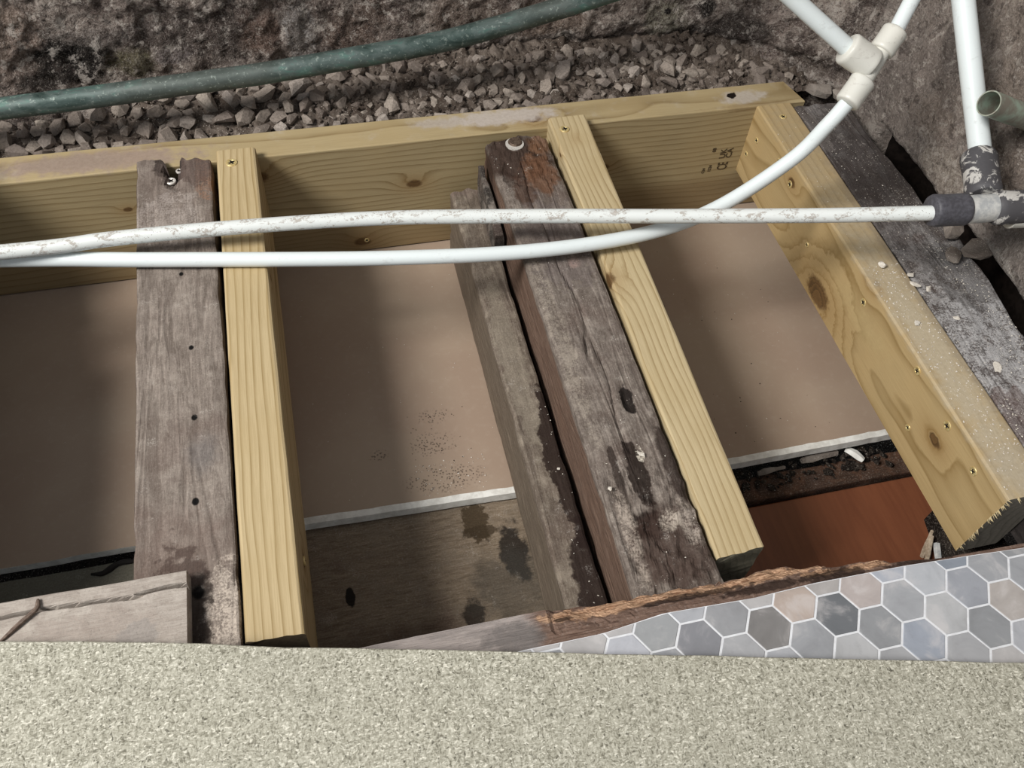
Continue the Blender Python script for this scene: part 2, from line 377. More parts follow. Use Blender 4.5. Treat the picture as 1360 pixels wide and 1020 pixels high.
def stone_mat():
    g = G('gravel stone', 0.85, 0.2); oi = g.n('ShaderNodeObjectInfo'); fine = g.noise(0.35, 5, 0.7)
    c = g.ramp(oi.outputs['Random'], [(0, '94897f'), (.25, '7f746c'), (.5, 'a0958a'), (.75, '6f645d'), (1, 'a89e95')])
    c = g.mix(g.ma('MULTIPLY', g.step(fine, 0.4, 0.7), 0.55), c, '4f4740')
    c = g.specks(c, 1.2, 0.45, 'cfc8bd', 2, None, 0.17)
    g.col(c); return g.bump(fine, 1.4, 0.8)
M_stone = stone_mat()
def grit_mat(name='gravel grit', a='7d7269', b='4a4039'):
    g = G(name, 0.92, 0.1); v = g.voro(0.09); fine = g.noise(0.4, 5, 0.7)
    c = g.mix(v, b, a); c = g.mix(g.step(g.noise(0.02, 3), 0.4, 0.65), c, b)
    c = g.mix(g.ma('MULTIPLY', g.step(fine, 0.5, 0.75), 0.5), c, 'aca397')
    c = g.specks(c, 1.4, 0.5, 'd2cbc0', 4, None, 0.15); g.col(c); return g.bump(fine, 2.2, 1.0)
M_grit = grit_mat(); M_mortar = grit_mat('crumbled mortar', 'a0978e', '746a62')

def plaster_mat():
    g = G('plasterboard paper', 0.5, 0.35)
    big = g.noise(0.006, 3); f = g.noise(0.12, 4, 0.6); ff = g.noise(0.6, 3, 0.7)
    c = g.mix(g.step(big, 0.35, 0.65), 'a3917f', '9b8776'); c = g.mix(g.ma('MULTIPLY', g.step(f, 0.5, 0.7), 0.12), c, 'b9aa9a')
    for cc, rr in (((-487, -288, -174), (17, 10, 9)), ((-494, -326, -174), (22, 15, 9)), ((-489, -376, -174), (40, 16, 9)), ((-560, -330, -174), (10, 7, 9))):
        d = g.voro(0.33, col=False, off=(1, 1, 1)); k = g.ma('MULTIPLY', g.ma('LESS_THAN', d, 0.36), g.blob(cc, rr, .3, .05, .4))
        c = g.mix(g.ma('MULTIPLY', k, .75), c, '55483d')
    c = g.specks(c, 1.3, 0.22, '4b4038', 5, None, 0.13); c = g.specks(c, 1.5, 0.27, 'e6dccf', 8, None, 0.13)
    g.col(c); g.rough(g.ma('ADD', 0.42, g.ma('MULTIPLY', f, 0.2))); return g.bump(ff, 0.15, 0.4)
M_paper = plaster_mat()
M_gyp = plain('gypsum core', 'e6e5df', 0.9, colour2='cfcdc6', nsc=0.1, bump=0.2)

def chip_mat():
    g = G('chipboard', 0.75, 0.2)
    wv = g.n('ShaderNodeVectorMath', operation='ADD'); g.lk(g.pos, wv.inputs[0])
    nn = g.n('ShaderNodeVectorMath', operation='SCALE'); g.lk(g.noise(0.10, 3, 0.6, col=True), nn.inputs[0]); nn.inputs[3].default_value = 7.0; g.lk(nn.outputs[0], wv.inputs[1])
    w = wv.outputs[0]
    a = g.voro((0.5, 1.3, 0.3), src=w); b = g.voro((1.1, 0.42, 0.3), src=w, off=(3, 5, 0)); d = g.voro((0.75, 0.75, 0.4), src=w, off=(8, 2, 0))
    sa = g.n('ShaderNodeSeparateColor'); g.lk(a, sa.inputs[0]); sb = g.n('ShaderNodeSeparateColor'); g.lk(b, sb.inputs[0]); sd = g.n('ShaderNodeSeparateColor'); g.lk(d, sd.inputs[0])
    t = g.ma('ADD', g.ma('MULTIPLY', sa.outputs[0], 0.38), g.ma('ADD', g.ma('MULTIPLY', sb.outputs[0], 0.36), g.ma('MULTIPLY', sd.outputs[0], 0.26)))
    c = g.ramp(t, [(0.12, '6c695c'), (0.3, '908d7e'), (0.5, 'a7a495'), (0.68, 'b6b3a4'), (0.88, 'd4d1c3')])
    c = g.mix(g.ma('MULTIPLY', g.ma('GREATER_THAN', sb.outputs[1], 0.975), 0.6), c, '5d594c')
    c = g.mix(g.ma('MULTIPLY', g.ma('GREATER_THAN', sd.outputs[2], 0.985), 0.75), c, '4a473d')
    c = g.mix(g.ma('MULTIPLY', g.ma('GREATER_THAN', sa.outputs[1], 0.955), 0.55), c, 'f0ecdd')
    c = g.mix(g.ma('MULTIPLY', g.step(g.noise(0.008, 3), 0.45, 0.65), 0.12), c, '8d8a7c')
    g.col(c); return g.bump(t, 0.35, 0.7)
M_chip = chip_mat()

def white_pipe_mat(name, scuff, base='dfe6e6'):
    g = G(name, 0.38, 0.45)
    f = g.noise((0.05, 0.12, 0.12), 5, 0.7, dist=0.6); h = g.noise(0.3, 4, 0.7)
    k = g.ma('MULTIPLY', g.step(f, 0.60 - scuff * 0.12, 0.66 - scuff * 0.08), g.step(h, 0.42, 0.55))
    c = g.mix(g.ma('MULTIPLY', g.noise(0.02, 3), 0.25), base, 'c5cdcd'); c = g.mix(g.ma('MULTIPLY', k, min(1, scuff * 0.9)), c, g.mix(h, '6f655d', 'b5a99d'))
    c = g.specks(c, 1.2, 0.25 + scuff * .25, '7a7169', 3, None, 0.15)
    g.col(c); g.rough(g.ma('ADD', 0.35, g.ma('MULTIPLY', k, 0.4))); return g.bump(k, 0.25, 0.5)
M_pipe = white_pipe_mat('white plastic pipe', 0.12); M_pipe_s = white_pipe_mat('paint spattered white pipe', 0.85, 'dcdfdc')
M_fit = white_pipe_mat('white plastic fitting', 0.3, 'd3d0c6')
def copper_mat():
    g = G('tarnished copper', 0.5, 0.4); g.b.inputs['Metallic'].default_value = 0.35
    f = g.noise((0.02, 0.05, 0.05), 5, 0.65, dist=0.7); h = g.noise(0.2, 4, 0.7); big = g.noise(0.006, 2, off=(2, 0, 0))
    c = g.ramp(f, [(0.32, '2b3a36'), (0.44, '42514d'), (0.54, '56625f'), (0.63, '4c6a62'), (0.72, '98a39e')])
    c = g.mix(g.ma('MULTIPLY', g.step(big, 0.45, 0.6), 0.45), c, '5d5e59'); c = g.mix(g.ma('MULTIPLY', g.step(h, 0.55, 0.72), 0.55), c, 'a9b3aa')
    c = g.specks(c, 2.2, 0.3, 'e8ece6', 2, None, 0.12)
    g.col(c); g.rough(g.ma('ADD', 0.32, g.ma('MULTIPLY', f, 0.4))); return g.bump(h, 0.4, 0.5)
M_copper = copper_mat()
M_cut = plain('dull oxidised copper', '8b8579', 0.5, 0.15, 'a3b3a2', nsc=0.07, bump=.3)
def grey_fit_mat():
    g = G('black plastic smeared with plaster', 0.55, 0.35); f = g.noise(0.06, 5, 0.7, dist=0.8)
    c = g.mix(g.step(f, 0.52, 0.58), '48474a', 'cfccc6'); c = g.mix(g.ma('MULTIPLY', g.noise(0.3, 4), 0.4), c, '5c595a'); g.col(c); return g.bump(f, 0.8, 0.6)
M_greyfit = grey_fit_mat(); M_dark = plain('matt dark grey plastic', '454449', 0.5, colour2='55545a', nsc=0.3, bump=.2)
M_metal = plain('scraped steel coupling', 'b9bcbd', 0.42, 0.3, 'e2e2de', nsc=0.12, bump=.3)
M_brass = plain('yellow zinc screw', 'cdb070', 0.35, 0.45, 'ead9a4', 0.5); M_silver = plain('bright zinc screw', 'd8d2c8', 0.35, 0.4, 'f0ebe4', 0.5)
M_black = plain('dark recess', '17120f', 0.9); M_rust = plain('dark old bolt', '4a3a30', 0.6, 0.5, '7a6a5c', 0.6, bump=.3)
M_ink = plain('black stamp ink', '4a3c28', 0.8)
M_chipw = plain('plaster crumb', 'd9d3c8', 0.9, colour2='c6beb2', nsc=0.4, bump=.4)
M_soil = grit_mat('dark void rubble', '3b342e', '1d1815')

M_gap_shade = plain('damp black earth', '15110f', 0.95, colour2='231d1a', nsc=.1, bump=1.5, spec=.1)  # near-black that paints the shade of the gap beside the right wall
# ------------------------------------------------------------------ the setting: masonry walls and added dark sheet below
PLAN = [(-1500, 118), (-960, 122), (-760, 140), (-540, 158), (-276, 162), (-50, 156), (60, 104), (120, 46), (138, 18), (152, -30), (150, -90), (151, -170), (150, -225), (158, -262), (159, -300), (158, -342), (156, -385), (158, -440), (158, -620), (162, -1000), (165, -1700)]
def plan_pts(i0, i1, stepmm):
    out = []; P = [Vector((a, b, 0)) for a, b in PLAN]
    sp = spline(P, 24)[i0 * 24:i1 * 24 + 1]
    acc = [sp[0]]; d = 0
    for a, b in zip(sp, sp[1:]):
        L = (b - a).length; t = 0
        while d + L - t >= stepmm:
            t += stepmm - d; d = 0; acc.append(a.lerp(b, t / L))
        d += L - t
    acc.append(sp[-1])
    return acc
def build_wall(name, i0, i1, mat, amp, step_, top=330, bot=-260):
    pts = plan_pts(i0, i1, step_); n = len(pts); zs = np.concatenate([np.arange(bot, -39, 12), np.arange(-36, top + 1, step_), np.arange(top + 16, 1500, 24)]); V = []
    for i, p in enumerate(pts):
        if name == 'wall_right': pass
        d = (pts[min(n - 1, i + 1)] - pts[max(0, i - 1)]).normalized(); nr = Vector((-d.y, d.x, 0))   # points away from the room
        for z in zs:
            q = (p.x, p.y, z)
            lean = min(max(0, z), 400) * 0.10 + max(0, 25 - z) * 0.0
            o = lean + amp * ((11 if name == 'wall_back' else 5) * fbm(q, 0.011, 1, 3) + 5.5 * fbm(q, 0.045, 4, 3) + 3.6 * abs(fbm(q, 0.13, 8, 2)))
            if name == 'wall_right': o = lean + (o - lean) * (0.3 + 0.7 * min(1, max(0, z) / 70))
            # hollow undercut where the masonry meets the rubble
            if name == 'wall_back': o += 7 * math.exp(-((z - 6) / 9) ** 2)
            if z < -5: o += (-5 - z) * 0.08
            if name == 'wall_right' and z < 1 and -640 < p.y < -55: o += 70 * min(1, (-55 - p.y) / 30)
            V.append((p.x + nr.x * o, p.y + nr.y * o, z + 2 * nz(q, 0.05, 3)))
    m_ = len(zs); F = [(i * m_ + j, (i + 1) * m_ + j, (i + 1) * m_ + j + 1, i * m_ + j + 1) for i in range(n - 1) for j in range(m_ - 1)]
    fm = [1 if zs[j] < 0 and name == 'wall_right' and -650 < pts[i].y < -62 else 0 for i in range(n - 1) for j in range(m_ - 1)]     # below floor level: near-black paint for the gap's shade
    o = link(name, V, F, mat, smooth=True, mats=[mat, M_gap_shade], fm=fm); return tag(o, kind='structure')
w = build_wall('wall_back', 0, 8, M_wall, 1.0, 3.2); tag(w, 'rough dark stone wall stained with soot behind the copper pipe', 'wall')
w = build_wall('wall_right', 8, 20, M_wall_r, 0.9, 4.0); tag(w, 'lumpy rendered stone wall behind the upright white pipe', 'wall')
fl = link('floor', [(-2600, -2200, -395), (900, -2200, -395), (900, 500, -395), (-2600, 500, -395), (-2600, -2200, -410), (900, -2200, -410), (900, 500, -410), (-2600, 500, -410)],
          [(0, 1, 2, 3), (4, 7, 6, 5), (0, 4, 5, 1), (1, 5, 6, 2), (2, 6, 7, 3), (3, 7, 4, 0)], M_soil); tag(fl, 'dark ground far below the opening', 'floor', kind='structure')  # sheet added so the void stays dark and no world light leaks up

# ------------------------------------------------------------------ rubble bed between wall and new timber
def bed_h(x, y):
    left = max(0, min(1, (-560 - x) / 250)); b = (y - 50) / 95
    back = 1 - left
    lump_ = 0.0
    if back > 0:
        q = Vector((x / 19 + .4 * nz((x, y, 0), .06, 1), y / 15, 0)); dd = mn.voronoi(q)[0]; lump_ = 9 * back * (min(1, (dd[1] - dd[0]) * 1.6) - .5)
        q = Vector((x / 9, y / 8, 4)); dd = mn.voronoi(q)[0]; lump_ += 3 * back * (min(1, (dd[1] - dd[0]) * 1.6) - .5)
    return -42 * left - 14 * back + b * (30 * left + 22 * back) + 5 * fbm((x, y, 0), 0.03, 2, 3) + lump_
def bed():
    V = []; F = []; xs = np.concatenate([np.arange(-1500, -800, 6), np.arange(-800, 118, 2.2)]); ys = np.arange(48, 205, 2.6)
    for x in xs:
        for y in ys: V.append((x, y, bed_h(x, y) + 3 * fbm((x, y, 5), 0.12, 3, 3)))
    m_ = len(ys)
    for i in range(len(xs) - 1):
        for j in range(m_ - 1): F.append((i * m_ + j, (i + 1) * m_ + j, (i + 1) * m_ + j + 1, i * m_ + j + 1))
    return link('rubble_bed', V, F, M_grit, smooth=True)
RB = tag(bed(), 'bed of loose gravel and broken mortar between dark wall and new pine ledger', 'rubble', kind='structure')
protos = [stone_mesh('stone', 40 + i, M_stone, rnd.uniform(.6, .9), 18) for i in range(10)]
count = 0; placed = []
tries = 0
while count < 298 and tries < 30000:
    tries += 1
    x = rnd.uniform(-985, 130); y = rnd.uniform(56, 148)
    left = x < -560
    if x > -20 and y > 150 - (x + 20) * 0.75: continue
    s_ = rnd.uniform(20, 37) if left else rnd.uniform(16, 33)
    if any((x - a) ** 2 + (y - b) ** 2 < (0.31 * (s_ + c_)) ** 2 for a, b, c_ in placed): continue
    placed.append((x, y, s_)); me = protos[rnd.randrange(10)]
    o = bpy.data.objects.new('stone', me); COL.objects.link(o); o.parent = RB
    o.location = Vector((x, y, bed_h(x, y) + s_ * (rnd.uniform(.05, .3) if left else rnd.uniform(-.22, .12)))) * S - RB.location
    o.rotation_euler = [rnd.uniform(-.6, .6), rnd.uniform(-.6, .6), rnd.uniform(0, 6.28)]
    o.scale = (s_ * S * rnd.uniform(.9, 1.25), s_ * S * rnd.uniform(.7, 1.0), s_ * S)
    count += 1
spots = []
for i in range(1700):
    x = rnd.uniform(-1000, 140); y = rnd.uniform(52, 165)
    if x > -20 and y > 160 - (x + 20) * 0.75: continue
    s_ = rnd.uniform(4, 10) * (1.0 if x > -560 else .8); spots.append((x, y, bed_h(x, y) + rnd.uniform(0, 3), s_))
gs = scatter_stuff('grit', spots, M_grit, 3, 0.75); gs.parent = RB; gs.location -= RB.location; gs['kind'] = 'stuff'

# ------------------------------------------------------------------ room below: plasterboard ceiling, old boards, brown panel
def prism(name, outline, z0, z1, mat, parent=None, mat_side=None, bev=0.0):
    n = len(outline); V = [(x, y, z0) for x, y in outline] + [(x, y, z1) for x, y in outline]
    F = [list(range(n))[::-1], list(range(n, 2 * n))] + [[i, (i + 1) % n, n + (i + 1) % n, n + i] for i in range(n)]
    mats = [mat] + ([mat_side] if mat_side else []); fm = [0, 0] + [1 if mat_side else 0] * n
    o = link(name, V, F, mat, parent, mats=mats, fm=fm)
    bm = bmesh.new(); bm.from_mesh(o.data); bmesh.ops.recalc_face_normals(bm, faces=bm.faces)
    if bev:
        bmesh.ops.bevel(bm, geom=[e for e in bm.edges if abs(e.verts[0].co.z - e.verts[1].co.z) < 1e-7 and e.verts[0].co.z > (z1 - z0) * S * 0.5 - 1e-6], offset=bev * S, segments=1, affect='EDGES')
    bm.to_mesh(o.data); bm.free(); return o

edge = [(-1500, -388)]
for i in range(60):
    x = -1100 + i * 22; base = np.interp(x, [-1100, -956, -818, -645, -413, -157, 60, 200], [-390, -390, -391, -396.5, -403, -417, -415, -413]) if x < 200 else -413
    edge.append((x, base + 1.3 * nz((x, 0, 0), 0.05, 2)))
sheet = prism('plasterboard_sheet', edge + [(230, 200), (-1500, 200)], -187, -175.2, M_paper, None, M_gyp)
tag(sheet, 'brown paper back of plasterboard ceiling sheet below the joists', 'plasterboard')
E_x = list(np.arange(-665, 160, 9.0))
def gy(x): return np.interp(x, [-818, -645, -413, -157, 60], [-391, -396.5, -403, -417, -415])
V = []; F = []
for i, x in enumerate(E_x):
    y = gy(x) - 1.4; k = 1.2 * nz((x, 3, 0), 0.09, 4)
    V += [(x, y + 4.0 + k, -174.4), (x, y - 4 + .5 * k, -174.8), (x, y - 5 + .6 * k, -186), (x, y + 1, -187)]
for i in range(len(E_x) - 1):
    for j in range(3): a = i * 4 + j; F.append((a, a + 4, a + 5, a + 1))
ge = link('gypsum_edge', V, F, M_gyp, sheet, smooth=False); ge['label'] = 'chalky white cut edge of plasterboard'

M_lowbd = old_wood('grimy ceiling board', 'x', '8a7b69', '665848', 7, [((-465, -428, -190), (14, 24, 9), '453827', .9, .5, .08, .1), ((-462, -441, -190), (20, 8, 9), '3f3324', .8, .3, .1, .1), ((-430, -472, -190), (15, 36, 9), '1f1a17', .9, .4, .08, .2),
    ((-487, -532, -190), (12, 14, 9), '1d1815', .85, .4, .08, .2), ((-570, -560, -190), (90, 30, 9), '4a362c', .5, .4, .03, .4), ((-611, -488, -190), (5, 12, 9), '14110f', .95, .2, .1, .1), ((-440, -510, -190), (40, 40, 9), '3b3833', .6, .5, .05, .5), ((-900, -420, -190), (160, 60, 40), '6a6a5f', .8, .3, .01, .6)], 0.38, pale='7d7163', saw=0.1)
lb = plank('ceiling_board', 'x', -1450, -300, lambda t: (-700, -398, -204, -190), M_lowbd, r=1, amp=0.8, nsc=0.03, along=15)
tag(lb, 'grimy grey-brown old timber board with stains in front of plasterboard edge', 'board')
crk = []
for k in range(26):
    x = -872 + k * 4.6; crk.append((x, -401 + 3.2 * nz((x, 0, 0), .07, 3) - (9 * math.exp(-((x + 862) / 14) ** 2)), -189.0))
tag(tube('bark_strip', crk, [(0, 1.4), (.15, 3.4), (.5, 2.0), (.8, 3.2), (1, 1)], M_black, k=3, seg=7, wob=1.5), 'thin black strip of bark lying along the grimy board, beside left old joist', 'bark')  # black tube that stands in for a dark crack

def brown_mat():
    g = G('orange brown varnished panel', 0.42, 0.4); f = g.noise((0.12, 0.01, 0.01), 4, 0.6, dist=0.4); b = g.noise(0.012, 3)
    c = g.mix(g.step(f, 0.3, 0.7), '7c4c34', '70432e'); c = g.mix(g.ma('MULTIPLY', g.step(b, 0.4, 0.7), 0.35), c, '7a4c35'); g.col(c); return g.bump(f, 0.2, 0.3)
M_brown = brown_mat()
pn = plank('brown_board', 'x', -286, 90, lambda t: (-700, -462, -236, -214), M_brown, r=2, along=30)
tag(pn, 'smooth orange-brown timber panel seen down the right opening', 'panel')
M_dkpanel = old_wood('dark batten wood', 'x', '4b372b', '352820', 3, (), 0.25, pale='6a4a38', saw=0)
bt = plank('batten', 'x', -286, 90, lambda t: (-459, -428, -236, -206), M_dkpanel, r=2, amp=1.5, nsc=.03, along=20)  # dark strip whose colour carries the shade behind the panel
tag(bt, 'dark brown batten along the back of the orange-brown panel', 'batten')
spots = [(rnd.uniform(-270, 60), rnd.uniform(-448, -420), -204 + rnd.uniform(-1, 6), rnd.uniform(5, 14)) for i in range(120)]
tag(scatter_stuff('plaster_rubble', spots, M_soil, 5), 'dark crumbled plaster rubble heaped under the white sheet edge', 'rubble', kind='stuff')
for i, (x0, y0, x1, y1, wd, lb_) in enumerate([(-60, -424, -12, -421, 7, 'pale flake of gypsum lying in dark rubble, nearer the orange panel middle'), (2, -419, 16, -438, 6, 'pale grey gypsum strip jutting from under white sheet edge near trimmer'), (-120, -430, -84, -428, 5, 'thin pale lath shard in dark rubble nearest the new pine joist')]):
    o = tube('gypsum_shard', [(x0, y0, -196), ((x0 + x1) / 2, (y0 + y1) / 2, -194.5), (x1, y1, -196)], wd * .6, M_gyp if i == 1 else M_mortar, k=2, seg=5, wob=2); tag(o, lb_, 'shard')
M_lath = plain('split pale lath', 'b8a893', 0.8, colour2='8f7f6c', nsc=.2, bump=.5)
for i, (p, q, r_) in enumerate([((22, -585, -207), (48, -548, -196), 3), ((30, -566, -206), (56, -540, -202), 2.4), ((40, -590, -207), (52, -556, -201), 4)]):
    o = tube('lath_splinter', [p, tuple((a + b) / 2 for a, b in zip(p, q)), q], r_, M_lath if i < 2 else M_metal, k=2, seg=6, wob=1.2)
    tag(o, ['longest pale lath splinter at the right edge of orange panel', 'short pale splinter against the trimmer foot', 'crumpled silvery foil strip beside splinters at panel edge'][i], 'splinter' if i < 2 else 'foil')
wbx = prism('debris_block', [(38, -640), (96, -640), (96, -520), (62, -520)], -213.8, -150, M_soil, bev=3); tag(wbx, 'dark rubble lump at right end of orange panel beneath the trimmer', 'rubble')

# ------------------------------------------------------------------ timbers
M_ledger = fresh_wood('ledger pine', 'x', (70, -300), 'ab9a76', '826f4d', [(-650, 0, -30, 11), (-459, 0, -66, 8), (-203, 0, -74, 7), (-533, 0, -157, 9), (-807, 0, -57, 4.5), (-300, 20, 0, 9), (-790, 30, 0, 3)], dust=0.25, period=8.5, seed=2, wav=26,
    stains=[((-830, 22, 0), (110, 17, 6), 'a69487', .95 - .01), ((-860, 25, 0), (60, 12, 6), '9d8d80', .6), ((-340, 30, 0), (70, 14, 6), 'c9c0b8', .94), ((-420, 30, 0), (30, 10, 6), 'bfb5aa', .8), ((-10, 22, 0), (32, 12, 6), 'c4bbb0', .9), ((-26, 27, 0), (7, 6, 8), '1a120d', 1.0, ), ((-5, 3, -2), (60, 5, 5), '8b7250', .4)],
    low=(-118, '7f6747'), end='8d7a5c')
led = plank('ledger_plank', 'x', -1500, 62, lambda t: (0, 47, -174, 0), M_ledger, r=1.5, amp=0.3, along=20,
            end1=lambda u, z: (47 - u) * 0.25 - 4)
tag(led, 'long new pine ledger carrying the joist ends along the back wall', 'timber')
M_trim = fresh_wood('trimmer pine', 'y', (120, -60), 'b79e72', '8f764b', [(0, -256, -88, 21), (0, -504, -45, 8), (0, -128, -22, 7), (8, -325, -4, 6)], dust=0.0, period=10, seed=5, wav=30, end='8d877c',
    stains=[((24, -420, 0), (26, 190, 5), 'cabfa8', .85), ((24, -150, 0), (26, 160, 5), 'b3a68c', .5), ((24, -570, 0), (24, 30, 5), 'c2b8a4', .7), ((47, -300, 0), (7, 260, 3), '8d8375', .5), ((2, -330, -45), (6, 60, 14), 'd3bd8c', .4)])
def trim_end(u, z): return 0.06 * (z + 50) * 0.2
trm = plank('trimmer_joist', 'y', -600, 0, lambda t: (0, 49, -108, 0), M_trim, r=2, amp=0.4, step=4, end0=trim_end)
sv = []; sf = []
for k in range(60):
    if k < 44: z_ = rnd.uniform(-106, -1); p = Vector((0.2, -600, z_))
    else: p = Vector((rnd.uniform(1, 46), -600, -0.4))
    q = p + Vector((rnd.uniform(-2.0, 2.2), -rnd.uniform(1.5, 5.5), rnd.uniform(-2, 2))); w_ = rnd.uniform(.5, 1.5); b_ = len(sv)
    sv += [p + Vector((0, 1, w_)), p + Vector((0, 1, -w_)), p + Vector((w_, 1, 0)), q]; sf += [(b_, b_ + 1, b_ + 3), (b_ + 1, b_ + 2, b_ + 3), (b_ + 2, b_, b_ + 3)]
sw_ = link('saw_splinters', sv, sf, plain('torn pine fibre', 'd9c79c', .8), trm); sw_['kind'] = 'stuff'
tag(trm, 'new pine trimmer joist along right side, gritty top and many screws', 'timber')
M_j2 = fresh_wood('left joist pine', 'y', (-540, -60), 'bba883', '8c764c', [(-640, -506, -48, 7), (-640, -187, -12, 5)], period=7, seed=8, wav=13, end='5b5040')
j2 = plank('new_joist', 'y', -590, 1.5, lambda t: (-687.5 - 1.5 * t, -640.5 - 3.5 * t, -100, 1 + 13 * t), M_j2, r=3, amp=0.4, end0=lambda u, z: -0.0 + 1.5 * nz((u, 0, z), .2, 1) + (u + 687) * -0.06)
tag(j2, 'new pine joist screwed beside left old grey joist', 'timber')
M_j4 = fresh_wood('right joist pine', 'y', (-400, -80), 'c0af8b', '927d57', [(-286, -268, 0, 9), (-262, -40, 6, 3.5), (-286, -60, 5, 3)], period=6.5, seed=13, wav=22, end='85806f')
j4 = plank('new_joist', 'y', -598, 1.5, lambda t: (-288.5 + 2 * t, -242.5 + 4 * t, -104, -3 + 16 * t), M_j4, r=2.5, amp=0.4, end0=lambda u, z: 1.5 * nz((u, 0, z), .2, 4) + (u + 288) * 0.06)
tag(j4, 'new pine joist screwed against broad decayed joist in the middle right', 'timber')

M_plk = old_wood('pale floor plank wood', 'x', 'b0a79e', '958b82', 71, [((-800, -566, 20), (50, 18, 9), 'a1948b', .5), ((-760, -575, 20), (16, 10, 9), '8f8a86', .5)], 0.2, pale='c2bab0', saw=0)
M_oj1 = old_wood('left old joist wood', 'y', '8e837a', '695f57', 21, [((-700, -30, 8), (16, 40, 40), '9a6f52', .55), ((-742, -8, 8), (16, 26, 20), '1f1815', .9), ((-712, -20, 8), (20, 30, 30), '4c3a34', .7), ((-740, -30, 8), (40, 50, 20), '6f615a', .45, .5, .05, .6), ((-745, -95, 6), (36, 40, 20), 'aaa099', .55), ((-700, -560, 0), (16, 40, 20), 'c9bcae', .75), ((-735, -560, 0), (22, 60, 20), '241b17', .8), ((-740, -500, 0), (40, 34, 20), '6f5c54', .45, .5, .05, .6),
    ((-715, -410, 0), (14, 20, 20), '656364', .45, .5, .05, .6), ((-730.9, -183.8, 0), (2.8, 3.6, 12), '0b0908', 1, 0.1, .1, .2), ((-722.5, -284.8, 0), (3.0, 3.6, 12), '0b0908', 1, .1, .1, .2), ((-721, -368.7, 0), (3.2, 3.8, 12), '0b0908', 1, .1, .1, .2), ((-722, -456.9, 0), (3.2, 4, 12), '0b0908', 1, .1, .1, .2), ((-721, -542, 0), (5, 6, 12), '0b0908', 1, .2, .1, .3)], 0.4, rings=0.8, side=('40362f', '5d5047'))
def j1_end(u, z):
    k = -6 * abs(nz((u, z, 0), .12, 3)) - max(0, (u + 722)) * 0.45 + 5
    return k - (26 * math.exp(-((u + 741) / 5) ** 2) if z > -25 else 0) - (8 * math.exp(-((u + 722) / 4) ** 2) if z > -25 else 0)
def notch1(p):
    x, y, z = p
    if z > -25 and y > -62:
        d = math.exp(-((x + 738 + 3 * math.sin(y * .3)) / 7) ** 2) * max(0, 1 - abs(y + 14) / 44); z -= 20 * d
    return (x, y, z)
oj1 = plank('old_joist', 'y', -900, 0, lambda t: (-768 - 10 * t + 6 * max(0, t - .8) * -1, -687.5 - 10 * t * (t > .35) * (t - .35) - 2, -100, 0 + 9 * t), M_oj1, r=3, amp=1.0, nsc=.03, edge=2, end1=j1_end, step=3, along=7, seed=3, carve=notch1)
tag(oj1, 'weathered grey old joist with a row of nail holes, far left', 'timber')
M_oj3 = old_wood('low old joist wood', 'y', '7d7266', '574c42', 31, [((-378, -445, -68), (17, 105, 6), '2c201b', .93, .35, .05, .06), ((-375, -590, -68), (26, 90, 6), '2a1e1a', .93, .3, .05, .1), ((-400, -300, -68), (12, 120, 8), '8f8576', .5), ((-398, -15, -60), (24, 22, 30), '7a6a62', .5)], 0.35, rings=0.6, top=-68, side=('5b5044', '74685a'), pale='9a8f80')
oj3 = plank('old_joist', 'y', -900, -18, lambda t: (-416, -377, -174, -68), M_oj3, r=3.5, amp=1.0, nsc=.03, edge=2.5, step=3.5, along=7, seed=8,
            end1=lambda u, z: 8 * nz((u, z, 0), .08, 6) - 3)
tag(oj3, 'lower old grey joist with dark wet strip, left of the broad joist', 'timber')
M_oj4 = old_wood('broad old joist wood', 'y', '80766e', '584e47', 41, [((-340, -50, 0), (42, 46, 60), '3a2a22', .9, .3, .05, .25), ((-318, -85, 0), (20, 36, 14), '6a4a35', .8, .35, .06, .2), ((-345, -115, 0), (14, 26, 14), '4d382d', .8, .4, .06, .2), ((-305, -30, 0), (14, 20, 14), '75543c', .7, .3, .06, .3),
    ((-328, -200, 0), (40, 70, 20), '6d6360', .5), ((-316, -424, 0), (6, 19, 14), '1c1512', .95, .4, .09, .1), ((-331, -505, 0), (9, 40, 14), '241a15', .9, .4, .07, .12), ((-350, -500, 0), (4, 30, 14), '2b201b', .8, .4, .07, .15), ((-297, -500, 0), (8, 50, 14), '2a1e19', .8, .4, .07, .2),
    ((-340, -556, 0), (14, 14, 14), '1a1310', .9, .4, .08, .3), ((-325, -582, 0), (40, 40, 14), '3e2e27', .75, .5, .05, .4), ((-323, -484, 0), (4, 9, 14), 'd8cfbf', .95, .4, .1, .1), ((-357, -560, 0), (7, 50, 14), 'b3a699', .6, .5, .06, .3), ((-300, -560, 0), (10, 22, 14), 'b4a89c', .6, .5, .08, .3), ((-318, -555, 0), (9, 10, 14), 'c2b6a8', .7, .5, .08, .3), ((-360, -330, 0), (10, 130, 6), 'a59a8c', .5, .4, .04, .4), ((-318, -235, 0), (7, 9, 8), 'a08880', .6, .4, .1, .4)],
    0.5, rings=1.1, side=('594438', '755d4e'), top=0)
